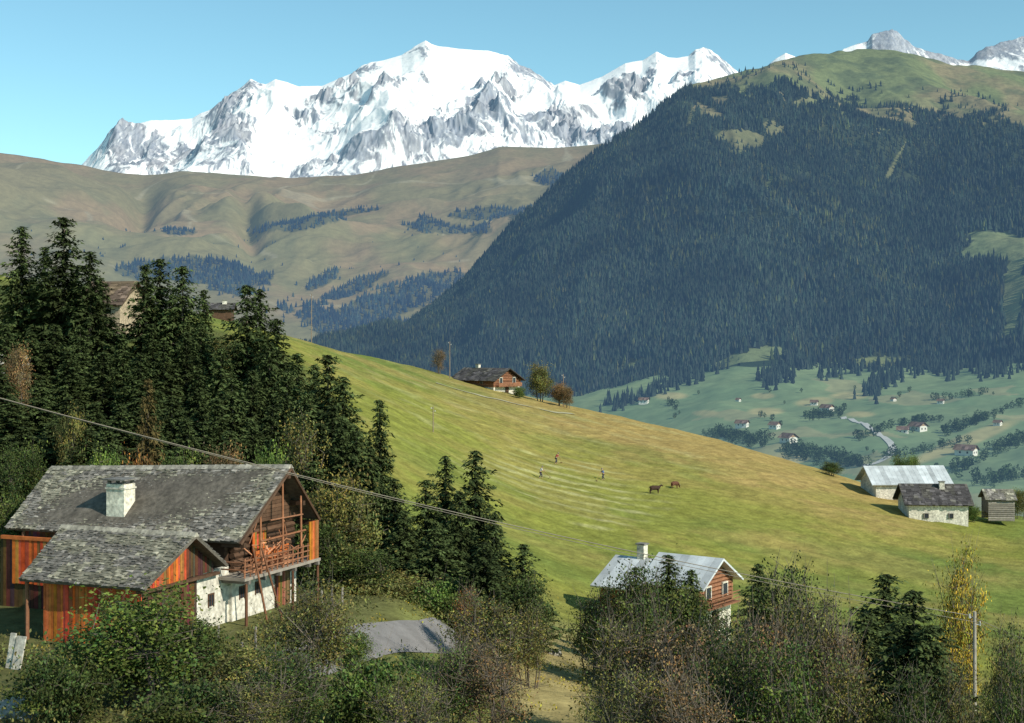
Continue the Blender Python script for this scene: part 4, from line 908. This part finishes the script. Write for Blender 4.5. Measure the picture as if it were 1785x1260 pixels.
# ------------------------------------------------------------ people and cows
def skinned(name,V_,E_,R_,m,parent,sub=1):
    me=bpy.data.meshes.new(name); me.from_pydata(V_,E_,[]); me.update()
    o=bpy.data.objects.new(name,me); C.objects.link(o); md=o.modifiers.new('Skin','SKIN')
    for i,r in enumerate(R_):
        r=r if isinstance(r,tuple) else (r,r); me.skin_vertices[0].data[i].radius=r
    me.skin_vertices[0].data[0].use_root=True
    md.use_smooth_shade=True
    s=o.modifiers.new('Sub','SUBSURF'); s.levels=sub; s.render_levels=sub
    dg=bpy.context.evaluated_depsgraph_get(); nm=bpy.data.meshes.new_from_object(o.evaluated_get(dg))
    bpy.data.objects.remove(o); nm.name=name; nm.materials.clear()
    return link(name,nm,m,parent)
def person(px,py,rz,shirt,label,rlabel,bend=.5):
    p=hit(px,py,gz,150,320,.5); E=empty('person',p,rz,label,'person')
    b=bend; hip=(0,0,.92); ch=(.30*math.sin(b)*1.2,0,.92+.45*math.cos(b)); nk=(.52*math.sin(b)*1.1,0,.92+.56*math.cos(b)); hd=(.66*math.sin(b)*1.1+.03,0,.92+.72*math.cos(b)); tp=(hd[0]+.03,0,hd[2]+.13)
    sh=lambda s:(ch[0]+.02,s*.2,ch[2]+.04)
    el=lambda s:(ch[0]+.16+.06*s,s*.27,ch[2]-.22); ha=lambda s:(ch[0]+.42+.1*s,s*.10,ch[2]-.28-.10*s); fg=lambda s:(ha(s)[0]+.09,s*.06,ha(s)[2]-.03)
    kn=lambda s:(.12+.12*s,s*.12,.50); an=lambda s:(.0+.22*s,s*.13,.08); to=lambda s:(.17+.22*s,s*.14,.04)
    Vv=[hip,ch,nk,hd,tp]; R_=[(.15,.12),(.17,.13),.06,(.095,.10),.07]; Ee=[(0,1),(1,2),(2,3),(3,4)]
    for s in(-1,1):
        i=len(Vv); Vv+=[sh(s),el(s),ha(s),fg(s)]; R_+=[.07,.045,.035,.03]; Ee+=[(1,i),(i,i+1),(i+1,i+2),(i+2,i+3)]
        i=len(Vv); Vv+=[(0,s*.1,.86),kn(s),an(s),to(s)]; R_+=[.1,.065,.045,.04]; Ee+=[(0,i),(i,i+1),(i+1,i+2),(i+2,i+3)]
    skinned('body',Vv,Ee,R_,M['skin'],E,2)
    Vv=[(hip[0],0,.95),ch]; R_=[(.18,.15),(.20,.16)]; Ee=[(0,1)]
    for s in(-1,1): i=len(Vv); Vv+=[sh(s),el(s)]; R_+=[.09,.065]; Ee+=[(1,i),(i,i+1)]
    skinned('shirt',Vv,Ee,R_,M[shirt],E,1)
    Vv=[(0,0,.95)]; R_=[(.17,.14)]; Ee=[]
    for s in(-1,1): i=len(Vv); Vv+=[(0,s*.1,.84),kn(s),(an(s)[0],an(s)[1],.14)]; R_+=[.12,.085,.07]; Ee+=[(0,i),(i,i+1),(i+1,i+2)]
    skinned('trousers',Vv,Ee,R_,M['trouser'],E,1)
    m=MB(1); c=Vector(hd)+Vector((0,0,.07)); m.tube(c,c+Vector((.01,0,.015)),.17,.16,12).tube(c,c+Vector((.01,0,.12)),.10,.085,12); m.build('hat',M['wood_g'],E)
    a_=Vector(ha(-1)); b_=Vector(ha(1)); d=(b_-a_).normalized(); tip=b_+d*((b_.z-.03)/max(-d.z,.15))
    e=empty('hay_rake',p,rz,rlabel,'rake')
    MB(2).tube(a_-d*.3,tip,.018,.018,6).build('handle',M['wood_m'],e)
    m=MB(3); m.box(tip.x-.02,tip.x+.02,tip.y-.32,tip.y+.32,.06,.10)
    for k in range(9): m.box(tip.x-.01,tip.x+.01,tip.y-.3+k*.075-.01,tip.y-.3+k*.075+.01,.0,.06)
    m.build('rake_head',M['wood_m'],e)
person(942,834,rad(10),'shirt_w','haymaker in a white shirt, leftmost of the three people on the meadow','wooden hay rake held by the haymaker in the white shirt',.35)
person(1052,837,rad(200),'shirt_b','haymaker in blue, right and lower of the three people on the meadow','wooden hay rake held by the haymaker in blue',.3)
person(969,809,rad(30),'shirt_r','haymaker in red bending over, highest of the three people on the meadow','wooden hay rake held by the bending haymaker in red',.6)
def cow(px,py,rz,m,label,graze=False,s=1.0):
    p=hit(px,py,gz,150,320,.5); E=empty('cow',p,rz,label,'cow',sc=s)
    V_=[(0,0,1.02),(.45,0,1.0),(.78,0,1.08),(-.45,0,1.06),(-.75,0,1.12)]; R_=[(.36,.40),(.34,.38),(.26,.3),(.33,.36),(.24,.26)]; E_=[(0,1),(1,2),(0,3),(3,4)]
    if graze: nk=[(1.05,0,.95),(1.25,0,.55),(1.38,0,.25),(1.5,0,.12)]
    else: nk=[(1.02,0,1.25),(1.2,0,1.42),(1.42,0,1.32),(1.6,0,1.2)]
    i=5; V_+=nk; R_+=[.17,.13,.12,.08]; E_+=[(2,i),(i,i+1),(i+1,i+2),(i+2,i+3)]
    i=len(V_); V_+=[(-.93,0,1.2),(-1.0,0,.85),(-1.0,0,.5)]; R_+=[.05,.025,.04]; E_+=[(4,i),(i,i+1),(i+1,i+2)]
    for s_ in(-1,1):
        i=len(V_); V_+=[(.62,s_*.2,.72),(.66+.05*s_,s_*.2,.40),(.64+.08*s_,s_*.2,.05)]; R_+=[.12,.065,.055]; E_+=[(1,i),(i,i+1),(i+1,i+2)]
        i=len(V_); V_+=[(-.55,s_*.2,.78),(-.82+.05*s_,s_*.2,.45),(-.76+.06*s_,s_*.2,.05)]; R_+=[.15,.07,.055]; E_+=[(3,i),(i,i+1),(i+1,i+2)]
    skinned('body',V_,E_,R_,M[m],E,2)
    h=nk[1]
    for s_ in(-1,1):
        MB(1).tube((h[0]+.05,s_*.08,h[2]+.1),(h[0]+.1,s_*.26,h[2]+.22),.03,.012,6).build('horn',M['ins'],E)
        MB(1).tube((h[0]+.02,s_*.1,h[2]+.03),(h[0],s_*.28,h[2]+.0),.05,.03,6).build('ear',M['wood_d'],E)
    MB(1).tube((-.4,0,.72),(-.4,0,.62),.13,.08,8).build('udder',M['ins'],E)
cow(1141,861,rad(20),'cow','dark brown cow standing side-on, the left of the two on the meadow',False,.88)
cow(1176,852,rad(40),'cow2','reddish cow grazing, the right and higher of the two on the meadow',True,.8)
# ------------------------------------------------------------ light
sd=Vector((.64,-.50,.58)).normalized()
L=bpy.data.lights.new('sun','SUN'); L.energy=5.0; L.angle=rad(.5); L.color=(1,.94,.82)
lo=bpy.data.objects.new('sun',L); C.objects.link(lo); lo.rotation_euler=sd.to_track_quat('Z','Y').to_euler()
W=bpy.data.worlds.new('World'); bpy.context.scene.world=W; W.use_nodes=True; N=W.node_tree.nodes; K=W.node_tree.links
sky=N.new('ShaderNodeTexSky'); sky.sky_type='NISHITA'; sky.sun_disc=False; sky.sun_elevation=math.asin(sd.z); sky.sun_rotation=math.atan2(sd.x,sd.y)
sky.altitude=1500; sky.air_density=1.0; sky.dust_density=.5; sky.ozone_density=1.0
tn=N.new('ShaderNodeVectorMath'); tn.operation='MULTIPLY'; tn.inputs[1].default_value=(1.18,1.62,1.42)
K.new(sky.outputs[0],tn.inputs[0]); K.new(tn.outputs[0],N['Background'].inputs['Color']); N['Background'].inputs['Strength'].default_value=.108
cam=bpy.data.cameras.new('camera'); co=bpy.data.objects.new('camera',cam); C.objects.link(co); co.rotation_euler=(rad(90),0,0)
cam.sensor_width=36; cam.lens=F/1785*36; cam.shift_y=-30/1785; cam.clip_start=1; cam.clip_end=60000
sc=bpy.context.scene; sc.camera=co; sc.view_settings.view_transform='Standard'; sc.view_settings.look='None'; sc.view_settings.exposure=0
